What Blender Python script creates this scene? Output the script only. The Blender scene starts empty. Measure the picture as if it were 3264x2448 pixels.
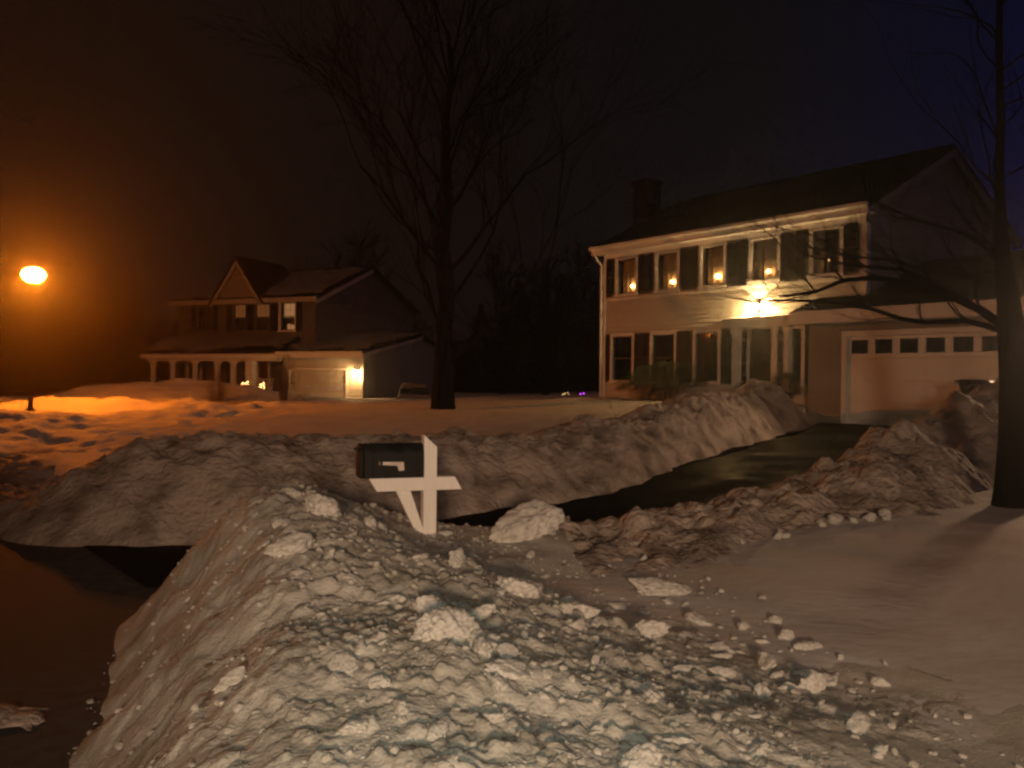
import bpy, math, random
import numpy as np
from mathutils import Vector, Matrix

R = math.radians
SC = bpy.context.scene
COL = SC.collection
rnd = random.Random(7)

# ------------------------------------------------------------------ camera
CAM = Vector((0, 0, 1.6))
FPX = 2716.0
cam_d = bpy.data.cameras.new('camera'); cam = bpy.data.objects.new('camera', cam_d); COL.objects.link(cam)
cam.location = CAM
cam.rotation_euler = (R(89.7), R(-0.7), 0)
cam_d.sensor_width = 36; cam_d.lens = 36 * FPX / 3264
cam_d.clip_start = 0.05; cam_d.clip_end = 2000
SC.camera = cam
ROT = cam.rotation_euler.to_matrix()

def ray(px, py):
    return ROT @ Vector(((px - 1632) / FPX, -(py - 1224) / FPX, -1))
def at(px, py, Y):
    d = ray(px, py); return CAM + d * (Y / d.y)

# ------------------------------------------------------------------ tagging
def tag(o, label=None, cat=None, group=None, kind=None):
    if label: o['label'] = label
    if cat: o['category'] = cat
    if group: o['group'] = group
    if kind: o['kind'] = kind
    return o
def thing(name, label, cat, loc=(0, 0, 0), rz=0, group=None):
    o = bpy.data.objects.new(name, None); COL.objects.link(o)
    o.location = loc; o.rotation_euler = (0, 0, rz); o.empty_display_size = .2
    return tag(o, label, cat, group)

# ------------------------------------------------------------------ mesh building
class MB:
    def __init__(s): s.v = []; s.f = []
    def quad(s, *p):
        n = len(s.v); s.v += [tuple(q) for q in p]; s.f.append(tuple(range(n, n + len(p)))); return s
    def box(s, x0, x1, y0, y1, z0, z1):
        n = len(s.v)
        s.v += [(x, y, z) for z in (z0, z1) for y in (y0, y1) for x in (x0, x1)]
        for q in ((0, 2, 3, 1), (4, 5, 7, 6), (0, 1, 5, 4), (2, 6, 7, 3), (0, 4, 6, 2), (1, 3, 7, 5)):
            s.f.append(tuple(n + i for i in q))
        return s
    def prism(s, poly, fn, a, b):          # poly: 2d points, fn(p, q, t) -> 3d, extruded a..b
        n = len(s.v); m = len(poly)
        s.v += [tuple(fn(p[0], p[1], a)) for p in poly] + [tuple(fn(p[0], p[1], b)) for p in poly]
        s.f.append(tuple(range(n + m - 1, n - 1, -1))); s.f.append(tuple(range(n + m, n + 2 * m)))
        for i in range(m):
            j = (i + 1) % m; s.f.append((n + i, n + j, n + m + j, n + m + i))
        return s
    def tube(s, pts, rad, k=6, cap=True):
        pts = [Vector(p) for p in pts]; n0 = len(s.v); up = None
        for i, p in enumerate(pts):
            d = (pts[min(i + 1, len(pts) - 1)] - pts[max(i - 1, 0)])
            d = d.normalized() if d.length > 1e-9 else Vector((0, 0, 1))
            if up is None: up = d.orthogonal().normalized()
            up = (up - d * up.dot(d)); up = up.normalized() if up.length > 1e-6 else d.orthogonal().normalized()
            sd = d.cross(up); r = rad[i] if hasattr(rad, '__len__') else rad
            for q in range(k):
                a = 2 * math.pi * q / k
                s.v.append(tuple(p + (up * math.cos(a) + sd * math.sin(a)) * r))
        for i in range(len(pts) - 1):
            for q in range(k):
                a = n0 + i * k + q; b = n0 + i * k + (q + 1) % k
                s.f.append((a, b, b + k, a + k))
        if cap:
            s.f.append(tuple(range(n0 + k - 1, n0 - 1, -1))); e = n0 + (len(pts) - 1) * k
            s.f.append(tuple(range(e, e + k)))
        return s
    def lathe(s, prof, c=(0, 0, 0), k=16):
        return s.tube([(c[0], c[1], c[2] + z) for r, z in prof], [max(r, .001) for r, z in prof], k)
    def arr(s, V, F):
        n = len(s.v); s.v += [tuple(p) for p in V]; s.f += [tuple(int(i) + n for i in q) for q in F]; return s
    def build(s, name, mat, parent=None, smooth=False, bevel=0):
        me = bpy.data.meshes.new(name); me.from_pydata(s.v, [], s.f); me.update()
        if smooth: me.polygons.foreach_set('use_smooth', [True] * len(me.polygons))
        o = bpy.data.objects.new(name, me); COL.objects.link(o); me.materials.append(mat)
        if parent: o.parent = parent
        if bevel:
            b = o.modifiers.new('bevel', 'BEVEL'); b.width = bevel; b.segments = 2; b.limit_method = 'ANGLE'
        return o

def grid_obj(name, V, nr, nc, mat, keep=None, smooth=True):
    i = np.arange(nr - 1)[:, None] * nc + np.arange(nc - 1)[None]
    F = np.stack([i, i + 1, i + nc + 1, i + nc], -1).reshape(-1, 4)
    if keep is not None:
        F = F[keep[F].any(1)]
        used = np.unique(F); mp = np.full(len(V), -1); mp[used] = np.arange(len(used)); V = V[used]; F = mp[F]
    me = bpy.data.meshes.new(name)
    me.vertices.add(len(V)); me.vertices.foreach_set('co', V.astype(np.float32).ravel())
    me.loops.add(F.size); me.loops.foreach_set('vertex_index', F.astype(np.int32).ravel())
    me.polygons.add(len(F)); me.polygons.foreach_set('loop_start', np.arange(0, F.size, 4, dtype=np.int32))
    me.polygons.foreach_set('use_smooth', np.full(len(F), smooth))
    me.update(calc_edges=True); me.validate()
    me.materials.append(mat)
    o = bpy.data.objects.new(name, me); COL.objects.link(o); return o

# ------------------------------------------------------------------ noise (numpy)
def h_(ix, iy, s):
    n = (ix.astype(np.int64) * 374761393 + iy.astype(np.int64) * 668265263 + s * 974634533) & 0xffffffff
    n = ((n ^ (n >> 13)) * 1274126177) & 0xffffffff
    n = (n ^ (n >> 16)) * 1103515245 & 0xffffffff
    return ((n ^ (n >> 15)) & 0xffffff) / float(0xffffff)
def vn(x, y, s=0):
    ix = np.floor(x); iy = np.floor(y); fx = x - ix; fy = y - iy
    fx = fx * fx * fx * (fx * (fx * 6 - 15) + 10); fy = fy * fy * fy * (fy * (fy * 6 - 15) + 10)
    a = h_(ix, iy, s); b = h_(ix + 1, iy, s); c = h_(ix, iy + 1, s); d = h_(ix + 1, iy + 1, s)
    return (a * (1 - fx) + b * fx) * (1 - fy) + (c * (1 - fx) + d * fx) * fy - .5
def fbm(x, y, sc, octv=4, s=0, gain=.5):
    t = 0; a = 1; f = 1 / sc
    for o in range(octv):
        t = t + a * vn(x * f + 17.3 * o, y * f - 9.1 * o, s + o); a *= gain; f *= 2.03
    return t
def lumps(x, y, sc, dens, s, rmin=.25, rmax=.62, flat=.75):
    """rounded irregular clods, one per occupied cell; returns height (same unit as x)"""
    wx = x + fbm(x, y, sc * .6, 2, s + 50) * sc * .28; wy = y + fbm(x, y, sc * .6, 2, s + 60) * sc * .28
    u = wx / sc; v = wy / sc; cx = np.floor(u); cy = np.floor(v); H = np.zeros_like(x)
    for dx in (-1, 0, 1):
        for dy in (-1, 0, 1):
            gx = cx + dx; gy = cy + dy
            px = gx + h_(gx, gy, s); py = gy + h_(gx, gy, s + 1)
            r = rmin + (rmax - rmin) * h_(gx, gy, s + 2) ** 1.6
            an = h_(gx, gy, s + 3) * 6.283; e = .6 + .4 * h_(gx, gy, s + 4)
            ddx = u - px; ddy = v - py
            a = (ddx * np.cos(an) + ddy * np.sin(an)) / r; b = (-ddx * np.sin(an) + ddy * np.cos(an)) / (r * e)
            # squarish super-ellipse clods with tilted tops
            d2 = (np.abs(a) ** 2.6 + np.abs(b) ** 2.6)
            til = 1 + (a * (h_(gx, gy, s + 6) - .5) + b * (h_(gx, gy, s + 7) - .5)) * .9
            hh = np.where(d2 < 1, np.maximum(1 - d2, 0) ** .42 * r * flat * til, 0)
            H = np.maximum(H, hh * (h_(gx, gy, s + 5) < dens))
    return H * sc
def sstep(a, b, x):
    t = np.clip((x - a) / (b - a), 0, 1); return t * t * (3 - 2 * t)
def interp(x, xs, ys): return np.interp(x, xs, ys)

# ------------------------------------------------------------------ materials
def newmat(name):
    m = bpy.data.materials.new(name); m.use_nodes = True
    nt = m.node_tree; b = nt.nodes['Principled BSDF']; return m, nt, b
def noisy(name, c1, c2, scale=5, rough=.8, rough2=None, bump=0, bscale=40, detail=6, spec=.3, metal=0, stretch=None, lo=.35, hi=.65, bdist=.02):
    m, nt, b = newmat(name); N = nt.nodes.new; L = nt.links.new
    tc = N('ShaderNodeTexCoord'); src = tc.outputs['Object']
    if stretch:
        mp = N('ShaderNodeMapping'); mp.inputs['Scale'].default_value = stretch; L(src, mp.inputs[0]); src = mp.outputs[0]
    no = N('ShaderNodeTexNoise'); no.inputs['Scale'].default_value = scale; no.inputs['Detail'].default_value = detail; L(src, no.inputs['Vector'])
    cr = N('ShaderNodeValToRGB'); cr.color_ramp.elements[0].position = lo; cr.color_ramp.elements[1].position = hi
    cr.color_ramp.elements[0].color = (*c1, 1); cr.color_ramp.elements[1].color = (*c2, 1)
    L(no.outputs['Fac'], cr.inputs[0]); L(cr.outputs[0], b.inputs['Base Color'])
    b.inputs['Roughness'].default_value = rough; b.inputs['Specular IOR Level'].default_value = spec; b.inputs['Metallic'].default_value = metal
    if rough2 is not None:
        mr = N('ShaderNodeMapRange'); mr.inputs['To Min'].default_value = rough; mr.inputs['To Max'].default_value = rough2
        mr.inputs['From Min'].default_value = .35; mr.inputs['From Max'].default_value = .65
        L(no.outputs['Fac'], mr.inputs['Value']); L(mr.outputs[0], b.inputs['Roughness'])
    if bump:
        n2 = N('ShaderNodeTexNoise'); n2.inputs['Scale'].default_value = bscale; n2.inputs['Detail'].default_value = 5; L(src, n2.inputs['Vector'])
        bp = N('ShaderNodeBump'); bp.inputs['Strength'].default_value = bump; bp.inputs['Distance'].default_value = bdist
        L(n2.outputs['Fac'], bp.inputs['Height']); L(bp.outputs[0], b.inputs['Normal'])
    return m
def emit(name, col, strength):
    m, nt, b = newmat(name); b.inputs['Base Color'].default_value = (.8, .8, .8, 1)
    b.inputs['Emission Color'].default_value = (*col, 1); b.inputs['Emission Strength'].default_value = strength; return m

M = {}
M['snow'] = noisy('fresh_snow', (.48, .465, .455), (.58, .57, .56), 1.3, .75, bump=.35, bscale=9, spec=.2, bdist=.03)
M['plowed'] = noisy('plowed_snow', (.30, .29, .255), (.50, .495, .455), 3.4, .75, bump=.6, bscale=70, spec=.2, lo=.30, hi=.60, bdist=.014)
M['bank'] = noisy('bank_snow', (.14, .112, .092), (.47, .41, .355), 2.6, .8, bump=.9, bscale=16, spec=.2, lo=.3, hi=.6, bdist=.06)
M['chunk'] = noisy('snow_lump', (.36, .35, .32), (.62, .615, .58), 6, .72, bump=.45, bscale=38, spec=.25, lo=.3, hi=.55, bdist=.012)
M['snow_dim'] = noisy('dimmed_snow', (.07, .07, .072), (.22, .22, .22), 2.5, .9, bump=.5, bscale=14, lo=.3, hi=.7)  # snow darkened by colour to look unlit, for far roofs and the car
M['asphalt'] = noisy('asphalt', (.035, .034, .033), (.075, .072, .068), 9, .85, .95, bump=.4, bscale=160, bdist=.006)
M['wet'] = noisy('wet_asphalt', (.006, .006, .0065), (.022, .022, .022), 1.1, .42, .85, bump=.15, bscale=60, bdist=.004, spec=.006)
M['siding'] = noisy('vinyl_siding', (.44, .42, .38), (.52, .50, .45), 1.2, .55, bump=.12, bscale=12, stretch=(.4, .4, 6))
M['siding_far'] = noisy('dark_shaded_siding', (.085, .078, .07), (.12, .11, .10), 1.2, .6, bump=.12, bscale=12, stretch=(.4, .4, 6))  # far house siding darkened, its night shade put into the colour; sashes too
M['siding_dim'] = noisy('shaded_siding', (.20, .19, .175), (.27, .255, .23), 1.2, .6, bump=.12, bscale=12, stretch=(.4, .4, 6))  # darker siding copy: shade put into the colour, also on foundation and step
M['trim'] = noisy('white_trim', (.66, .65, .62), (.76, .75, .72), 3, .5, bump=.1, bscale=20)
M['trim_dim'] = noisy('shaded_trim', (.30, .28, .25), (.38, .36, .33), 3, .6, bump=.1, bscale=20)  # trim darkened for the far eaves, lack of light put into the colour
M['garage'] = noisy('garage_panel', (.76, .75, .72), (.84, .83, .80), 1.6, .5, bump=.1, bscale=30)
M['shutter'] = noisy('shutter_paint', (.004, .006, .008), (.011, .013, .015), 5, .5, bump=.1, bscale=30)
M['dark'] = noisy('dark_paint', (.006, .005, .005), (.016, .014, .014), 4, .6, bump=.1, bscale=25, spec=.15)
M['roof'] = noisy('roof_shingle', (.006, .006, .007), (.02, .019, .019), 9, 1, spec=.03, bump=.8, bscale=22, stretch=(1, 2.6, 2.6), bdist=.03)
M['bark'] = noisy('bark', (.004, .0038, .0036), (.015, .0135, .012), 7, 1, spec=.02, bump=1, bscale=22, stretch=(1, 1, .25), bdist=.03)
M['brick'] = noisy('chimney_brick', (.010, .007, .006), (.024, .014, .012), 12, 1, spec=.03, bump=.5, bscale=40)
M['post'] = noisy('mailbox_post_paint', (.76, .75, .71), (.86, .85, .81), 9, .5, bump=.5, bscale=26, stretch=(6, 6, .5), bdist=.006)
M['mailbox'] = noisy('mailbox_metal', (.006, .007, .006), (.016, .017, .015), 11, .5, .7, bump=.15, bscale=60, spec=.2, bdist=.004)
M['flag'] = noisy('flag_metal', (.55, .48, .44), (.7, .62, .56), 8, .45)
M['red'] = noisy('red_door', (.30, .02, .015), (.38, .03, .02), 3, .4)
M['plastic'] = noisy('bin_plastic', (.010, .011, .014), (.024, .025, .03), 6, .5, bump=.1, bscale=40)
M['iron'] = noisy('lamp_iron', (.003, .003, .003), (.008, .008, .008), 8, 1, spec=0)
M['leaf'] = noisy('evergreen_leaf', (.018, .026, .014), (.05, .06, .03), 4, .7)
M['twig'] = noisy('twig', (.045, .034, .026), (.11, .085, .06), 9, .9)
M['room'] = noisy('dim_room', (.05, .045, .04), (.08, .07, .06), 2, .9)
M['curtain'] = noisy('sheer_curtain', (.55, .46, .34), (.75, .64, .5), 7, .9, bump=.6, bscale=9, stretch=(6, 6, .3), bdist=.05)
M['twig_dark'] = noisy('unlit_twig', (.001, .0009, .0008), (.003, .0026, .0024), 3, 1, spec=0)  # darkness of the woods put into the colour, twigs near black
M['wreath'] = noisy('wreath_gold', (.3, .16, .03), (.5, .3, .06), 14, .6)
M['carpaint'] = noisy('car_paint', (.02, .02, .022), (.03, .03, .033), 3, .3, spec=.5)
M['rubber'] = noisy('tyre_rubber', (.012, .012, .012), (.025, .025, .025), 8, .9)

def glassmat():
    m, nt, b = newmat('window_glass'); nt.nodes.remove(b)
    N = nt.nodes.new; L = nt.links.new; out = nt.nodes['Material Output']
    t = N('ShaderNodeBsdfTransparent'); t.inputs[0].default_value = (.85, .87, .88, 1)
    g = N('ShaderNodeBsdfGlossy'); g.inputs['Roughness'].default_value = .04; g.inputs[0].default_value = (.9, .9, .95, 1)
    fr = N('ShaderNodeFresnel'); fr.inputs[0].default_value = 1.5
    mx = N('ShaderNodeMixShader'); L(fr.outputs[0], mx.inputs[0]); L(t.outputs[0], mx.inputs[1]); L(g.outputs[0], mx.inputs[2]); L(mx.outputs[0], out.inputs[0])
    return m
M['glass'] = glassmat()
M['darkglass'] = noisy('dark_glass', (.006, .007, .010), (.014, .015, .02), 3, .08, spec=.6)
M['paleglass'] = noisy('reflection_tinted_pane', (.30, .31, .42), (.45, .46, .6), 5, .3)  # pale blue colour paints a reflection on the far garage door panes
M['sodium'] = emit('sodium_lamp', (1, .215, .012), 600)
M['lantern'] = emit('lantern_glass', (1, .60, .22), 2300)
M['lantern_far'] = emit('far_lantern_glass', (1, .55, .2), 190)
M['candle'] = emit('candle_bulb', (1, .46, .13), 24)
M['candle_dim'] = emit('dim_candle_bulb', (1, .46, .14), 14)
M['fairy'] = emit('fairy_bulb', (1, .5, .16), 20)
M['purple'] = emit('purple_bulb', (.55, .05, .8), 4)
M['amber'] = emit('amber_bulb', (.7, .42, .16), 1.6)
M['lit1'] = emit('dim_lit_shade', (.62, .25, .08), .10)
M['lit2'] = emit('lit_room_glow', (.9, .46, .19), .30)

# ------------------------------------------------------------------ snow terrain
CP = np.array([
 (2, 2, .18), (3, 4, .22), (6, 5, .30), (5, 9, .30), (8, 8, .40), (11, 12, .50), (-1, 0, -.02), (3, 0, .1), (0, -8, .0), (8, -4, .2), (1, 4, .2), (.5, 6, .2),
 (-3, 12, .45), (0, 14, .52), (-6, 14, .40), (-10, 14, .28), (-14, 24, .30), (-20, 24, .25), (-10, 24, .45), (-2, 24, .70), (2, 20, .78), (3, 27, 1.02), (5.5, 23, 1.05),
 (0, 32, .92), (-5, 36, .62), (-12, 36, .55), (-18, 36, .5), (8, 40, 1.0), (-30, 40, .3), (-25, 15, .05), (15, 15, .55), (20, 30, .8), (-16, 46, .5), (-8, 46, .6), (14, 60, .9), (-14, 60, .6), (-40, 70, .4), (40, 60, .8), (30, 0, .3), (-30, 0, 0)])
BUMPS = [(-15.6, 37.0, 2.6, .75), (-12.3, 37.5, 1.2, .28), (-9.4, 38.2, 1.5, .22), (-11.3, 36.5, 1.0, .25), (-13.2, 20.5, 1.6, .28), (-17.5, 25, 1.3, .4), (-12.6, 27.6, 1.0, .35), (-15.6, 28.4, 1.0, .42), (-9.5, 25.5, 1.8, .3), (-10.6, 17.5, 1.3, .3)]
DRV_L = [(-4.9, 9.25, -.096), (-3.2, 8.75, -.09), (-1.5, 9.5, -.04), (0.1, 10.7, .05), (3.6, 15.2, .32), (7.1, 20.3, .60), (7.78, 21.45, .62)]
DRV_R = [(-2.9, 6.8, -.096), (-1.6, 6.9, -.08), (0, 7.5, -.03), (2, 8.7, .05), (6.6, 12.3, .32), (11.5, 16.0, .6), (12.0, 16.2, .62)]
ST_R = [(-.3, -30), (-.6, -6), (-1.2, 0), (-1.9, 3.6), (-2.8, 6.6), (-4.9, 9.25), (-9, 13.2), (-15.5, 18.5), (-26, 25), (-60, 40)]
ST_L = [(-9, -30), (-9.3, -6), (-9.6, 0), (-10.0, 3), (-10.6, 5), (-12.5, 6), (-15.6, 8), (-21, 12), (-31, 18), (-65, 32)]

def poly_sd(x, y, poly):
    P = np.array([p[:2] for p in poly], float); n = len(P); d = np.full(x.shape, 1e9); ins = np.zeros(x.shape, bool)
    for i in range(n):
        a = P[i]; b = P[(i + 1) % n]; e = b - a; wx = x - a[0]; wy = y - a[1]
        t = np.clip((wx * e[0] + wy * e[1]) / (e @ e), 0, 1)
        d = np.minimum(d, (wx - e[0] * t) ** 2 + (wy - e[1] * t) ** 2)
        c = ((a[1] > y) != (b[1] > y)) & (x < (b[0] - a[0]) * (y - a[1]) / (b[1] - a[1] + 1e-12) + a[0]); ins ^= c
    d = np.sqrt(d); return np.where(ins, -d, d)
DRV_P = DRV_L + DRV_R[::-1]; ST_P = ST_R + ST_L[::-1]

def G0(x, y):
    """smooth lie of the snow, without roads"""
    num = 0; den = 0
    for cx, cy, cz in CP:
        w = 1 / ((x - cx) ** 2 + (y - cy) ** 2 + .6) ** 1.6; num = num + w * cz; den = den + w
    z = num / den
    for bx, by, s, h in BUMPS: z = z + h * np.exp(-((x - bx) ** 2 + (y - by) ** 2) / (2 * s * s)) * (1 + .5 * fbm(x, y, 1.2, 3, 77))
    return z
def G(x, y):
    z = G0(x, y) + fbm(x, y, 3.5, 3, 5) * .07 + fbm(x, y, .55, 3, 9) * .018
    left = sstep(-4, -8, x) * sstep(10, 14, y) * (1 - sstep(30, 36, y))
    z = z + left * (fbm(x, y, 1.4, 4, 31) * .24 + lumps(x, y, .9, .4, 321) * .22 + lumps(x, y, .35, .4, 331) * .25)
    return z
def drive_z(x, y):
    P = np.array([((a[0] + b[0]) / 2, (a[1] + b[1]) / 2, (a[2] + b[2]) / 2) for a, b in zip(DRV_L, DRV_R)])
    return np.interp((x - P[0, 0]) * .75 + (y - P[0, 1]) * .66, (P[:, 0] - P[0, 0]) * .75 + (P[:, 1] - P[0, 1]) * .66, P[:, 2])

def axis(fine0, fine1, step, far, n):
    a = np.arange(fine0, fine1, step)
    g = np.geomspace(step, far, n)
    return np.concatenate([(fine0 - np.cumsum(g))[::-1], a, fine1 + np.cumsum(g)])
def ground_z(x, y):
    z = G(x, y); sdd = poly_sd(x, y, DRV_P); sd = np.minimum(sdd, poly_sd(x, y, ST_P))
    lo = np.minimum(z, np.where(sdd < 2, drive_z(x, y), -.1) - .12)
    return lo + (z - lo) * sstep(.1, 1.25, sd) + (-.75 - lo) * (1 - sstep(-.05, .22, sd + fbm(x, y, .5, 3, 3) * .25))
xs = axis(-19, 13, .09, 60, 26); ys = np.concatenate([axis(-2, 6, .09, 30, 14)[:14], np.arange(-2, 13, .075), np.arange(13, 30, .11), np.arange(30, 46, .18), 46 + np.cumsum(np.geomspace(.2, 70, 28))])
X, Y = np.meshgrid(xs, ys); x = X.ravel(); y = Y.ravel()
z = ground_z(x, y)
ground = grid_obj('snow_ground', np.stack([x, y, z], 1), len(ys), len(xs), M['snow']); tag(ground, kind='structure')

def strip(name, A, B, mat, zz=None, sub=5):
    mb = MB(); n = len(A)
    def p(a, b, t): return Vector(a).lerp(Vector(b), t)
    A3 = [(*a, zz) if zz is not None else a for a in A]; B3 = [(*b, zz) if zz is not None else b for b in B]
    rows = []
    for i in range(n - 1):
        for k in range(sub): rows.append((p(A3[i], A3[i + 1], k / sub), p(B3[i], B3[i + 1], k / sub)))
    rows.append((Vector(A3[-1]), Vector(B3[-1])))
    for (a, b), (c, d) in zip(rows, rows[1:]):
        for k in range(4): mb.quad(a.lerp(b, k / 4), a.lerp(b, (k + 1) / 4), c.lerp(d, (k + 1) / 4), c.lerp(d, k / 4))
    o = mb.build(name, mat); return tag(o, kind='structure')
strip('road', [(a + .9, b) for a, b in ST_R], ST_L, M['asphalt'], -.104)
strip('driveway', DRV_L, DRV_R, M['wet'])

# ------------------------------------------------------------------ the plowed pile in front
FY = np.array([-2, 1.0, 2.0, 3.9, 5.8, 6.6, 7.1, 7.6, 8.2])
XL = np.interp
def pile(x, y):
    """height of the foreground pile"""
    xl = np.interp(y, [-2, 1, 3.9, 5.8, 6.7, 7.4, 8.4], [-1.0, -1.4, -2.13, -2.66, -2.78, -2.5, -1.6]) + fbm(y, y * 0, .8, 3, 41) * .18
    xr = np.interp(y, [-2, 1, 3, 3.7, 5.3, 6.4, 7.4], [2.9, 2.5, 2.15, 1.85, 1.25, .95, .9])
    H = np.interp(y, [-2, 1, 2, 3, 4.5, 6.0, 6.6, 7.1, 7.7, 8.2], [.15, .3, .46, .62, .76, .80, .73, .56, .2, -.15])
    br = G0(x, y) + .012
    t = (x - xl) / np.maximum(xr - xl, .1)
    up = sstep(0, .30, t) ** .8
    te = np.interp(y, [3, 4.5, 5.5], [1.0, .95, .78]); down = 1 - sstep(np.interp(y, [4, 5.5], [.34, .30]), te, t) ** .85
    f = np.where(t < .31, up, down)
    z = np.where(t < .31, -.16 + (H + .16) * up, br + (H - br) * down)
    z = z + fbm(x, y, .9, 3, 12) * .13 * f + .16 * np.exp(-((x - .25) ** 2 + (y - 6.9) ** 2) / .5)
    # flattened trough running along the yard side
    z = z - .05 * np.exp(-((t - .72) / .12) ** 2) * f
    plowed = sstep(.36, .18, t) * sstep(.0, .08, t)               # scraped face toward the road
    u = x * .55 - z * .8; 
    z = z + plowed * fbm(x * .7 + y * .4, (y - x * .9) * .18, .12, 3, 71) * .05
    rub = np.clip(1.1 - plowed * .55, 0, 1) * np.where(t < .45, np.clip(f * 2.2, 0, 1), sstep(1.05, .70, t / te + fbm(x, y, .5, 2, 55) * .3) * .9)
    patch = np.clip(.5 + fbm(x, y, .7, 2, 88) * 1.7, 0, 1)
    z = z + rub * (lumps(x, y, .40, .30, 201) * .26 * patch + lumps(x, y, .19, .6, 231) * .34 * (.3 + .7 * patch) + lumps(x, y, .10, .8, 261) * .50 + lumps(x, y, .055, .8, 291) * .58 + lumps(x, y, .030, .6, 295) * .6) + rub * fbm(x, y, .07, 2, 15) * .012
    z = z + (1 - rub) * (lumps(x, y, .30, .2, 801) * .35 + lumps(x, y, .09, .35, 831) * .35) * np.clip(f * 3, 0, 1)
    return np.where((f < .02) & (t < .5) | (t > te * 1.12), np.minimum(z, -.2), z)
def surf(x, y):
    x = np.atleast_1d(np.asarray(x, float)); y = np.atleast_1d(np.asarray(y, float))
    p = np.where(y < 8.3, pile(x, y), -1); g = np.maximum(ground_z(x, y), np.where(x < 20, -.104, -9))
    return np.maximum(p, g)
ys = [.9]
while ys[-1] < 8.35: ys.append(ys[-1] + max(.010, .0052 * ys[-1]))
ys = np.array(ys); xs = np.arange(-3.1, 2.35, .0135)
X, Y = np.meshgrid(xs, ys); x = X.ravel(); y = Y.ravel(); z = pile(x, y)
g = np.maximum(ground_z(x, y), -.104)
front = grid_obj('snow_pile', np.stack([x, y, z], 1), len(ys), len(xs), M['plowed'], keep=z > g - .12)
tag(front, 'large grey pile of plowed lumpy snow filling the foreground below the mailbox', 'snow pile')

# ------------------------------------------------------------------ banks along driveway
def bank(name, label, crest, wl, wr, zl, zr, seed, mat, ds=.042, amp=1.0, steep=.55):
    C = np.array(crest, float); seg = np.r_[0, np.cumsum(np.hypot(*np.diff(C[:, :2], axis=0).T))]
    n = int(seg[-1] / ds); s = np.linspace(0, seg[-1], n)
    # smooth centre line
    def sm(v):
        k = np.hanning(int(1.0 / ds) | 1); k /= k.sum(); p = len(k) // 2
        return np.convolve(np.pad(v, p, mode='edge'), k, 'valid')
    cx = sm(np.interp(s, seg, C[:, 0])); cy = sm(np.interp(s, seg, C[:, 1])); cz = sm(np.interp(s, seg, C[:, 2]))
    tx = np.gradient(cx); ty = np.gradient(cy); l = np.hypot(tx, ty); nx = ty / l; ny = -tx / l     # right-hand normal
    m = 96; t = np.linspace(-1, 1, m)
    if hasattr(wr, '__len__'): wr = np.interp(s, np.linspace(0, seg[-1], len(wr)), wr)[:, None]
    T, S = np.meshgrid(t, s)
    W = np.where(T < 0, wl, wr) * (1 + .35 * fbm(S, T * 0 + np.sign(T) * 9, 1.1, 3, seed))
    x = cx[:, None] + nx[:, None] * T * W; y = cy[:, None] + ny[:, None] * T * W
    prof = (1 - np.abs(T) ** 1.7) ** 1.0
    prof = np.where(T > 0, (1 - np.abs(T) ** 2.2), (1 - np.abs(T) ** 1.6))
    base = np.where(T < 0, zl(x, y), zr(x, y)) - .08
    endf = sstep(0, .9, S) * (1 - sstep(seg[-1] - .6, seg[-1], S))
    top = cz[:, None] + fbm(S, S * 0 + seed, 1.3, 4, seed + 3) * .28 * amp
    z = base + (top - base) * prof * (.15 + .85 * endf) - .35 * (1 - endf)
    k = prof * amp
    z = z + k ** .5 * (lumps(x, y, .55, .5, seed + 100) * .35 + lumps(x, y, .27, .75, seed + 130) * .6 + lumps(x, y, .14, .75, seed + 160) * .65 + lumps(x, y, .08, .7, seed + 190) * .6 + fbm(x, y, .10, 3, seed + 33) * .03 + fbm(x, y, .4, 4, seed + 9) * .16)
    hz = z * .9                                                     # push the face in and out as well
    x = x + nx[:, None] * fbm(S, hz, .28, 3, seed + 21) * .09 * amp * np.sign(T) * (1 - prof * .5)
    y = y + ny[:, None] * fbm(S, hz, .28, 3, seed + 21) * .09 * amp * np.sign(T) * (1 - prof * .5)
    o = grid_obj(name, np.stack([x.ravel(), y.ravel(), z.ravel()], 1), n, m, mat)
    return tag(o, label, 'snow bank')
roadz = lambda x, y: x * 0 - .1
bank('snow_bank', 'shoveled snow bank along the far side of the driveway, ending at the garage',
     [(-9.8, 14.9, .22), (-8.2, 13.0, .16), (-6.6, 11.3, .12), (-5.4, 10.3, .22), (-4.5, 9.95, .66), (-3.2, 10.05, .92), (-1.3, 11.0, .80), (.5, 12.6, .72), (2.5, 15.3, 1.08), (4.1, 17.6, 1.40), (5.2, 19.2, 1.36), (5.95, 20.1, 1.58), (6.5, 20.85, 1.3), (7.0, 21.6, .8)],
     1.5, [1.3, 1.35, 1.45, 1.5, 1.45, 1.25, 1.1, 1.0, 1.0], G0, lambda x, y: np.where(x < -4.4, -.1, drive_z(x, y)), 11, M['bank'], amp=.52)
bank('snow_bank', 'rough snow bank on the near side of the driveway, rising toward the trash bins',
     [(-1.3, 6.75, -.05), (-.3, 7.0, .18), (1.2, 7.7, .42), (3.2, 9.4, .56), (4.6, 10.9, .76), (5.8, 12.2, .95), (7.0, 13.3, 1.38), (7.8, 13.9, 1.6), (8.5, 14.4, 1.7), (10.6, 15.0, 1.6), (12.8, 15.8, 1.0)],
     .75, 1.35, drive_z, G0, 47, M['bank'], amp=.68)

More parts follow.
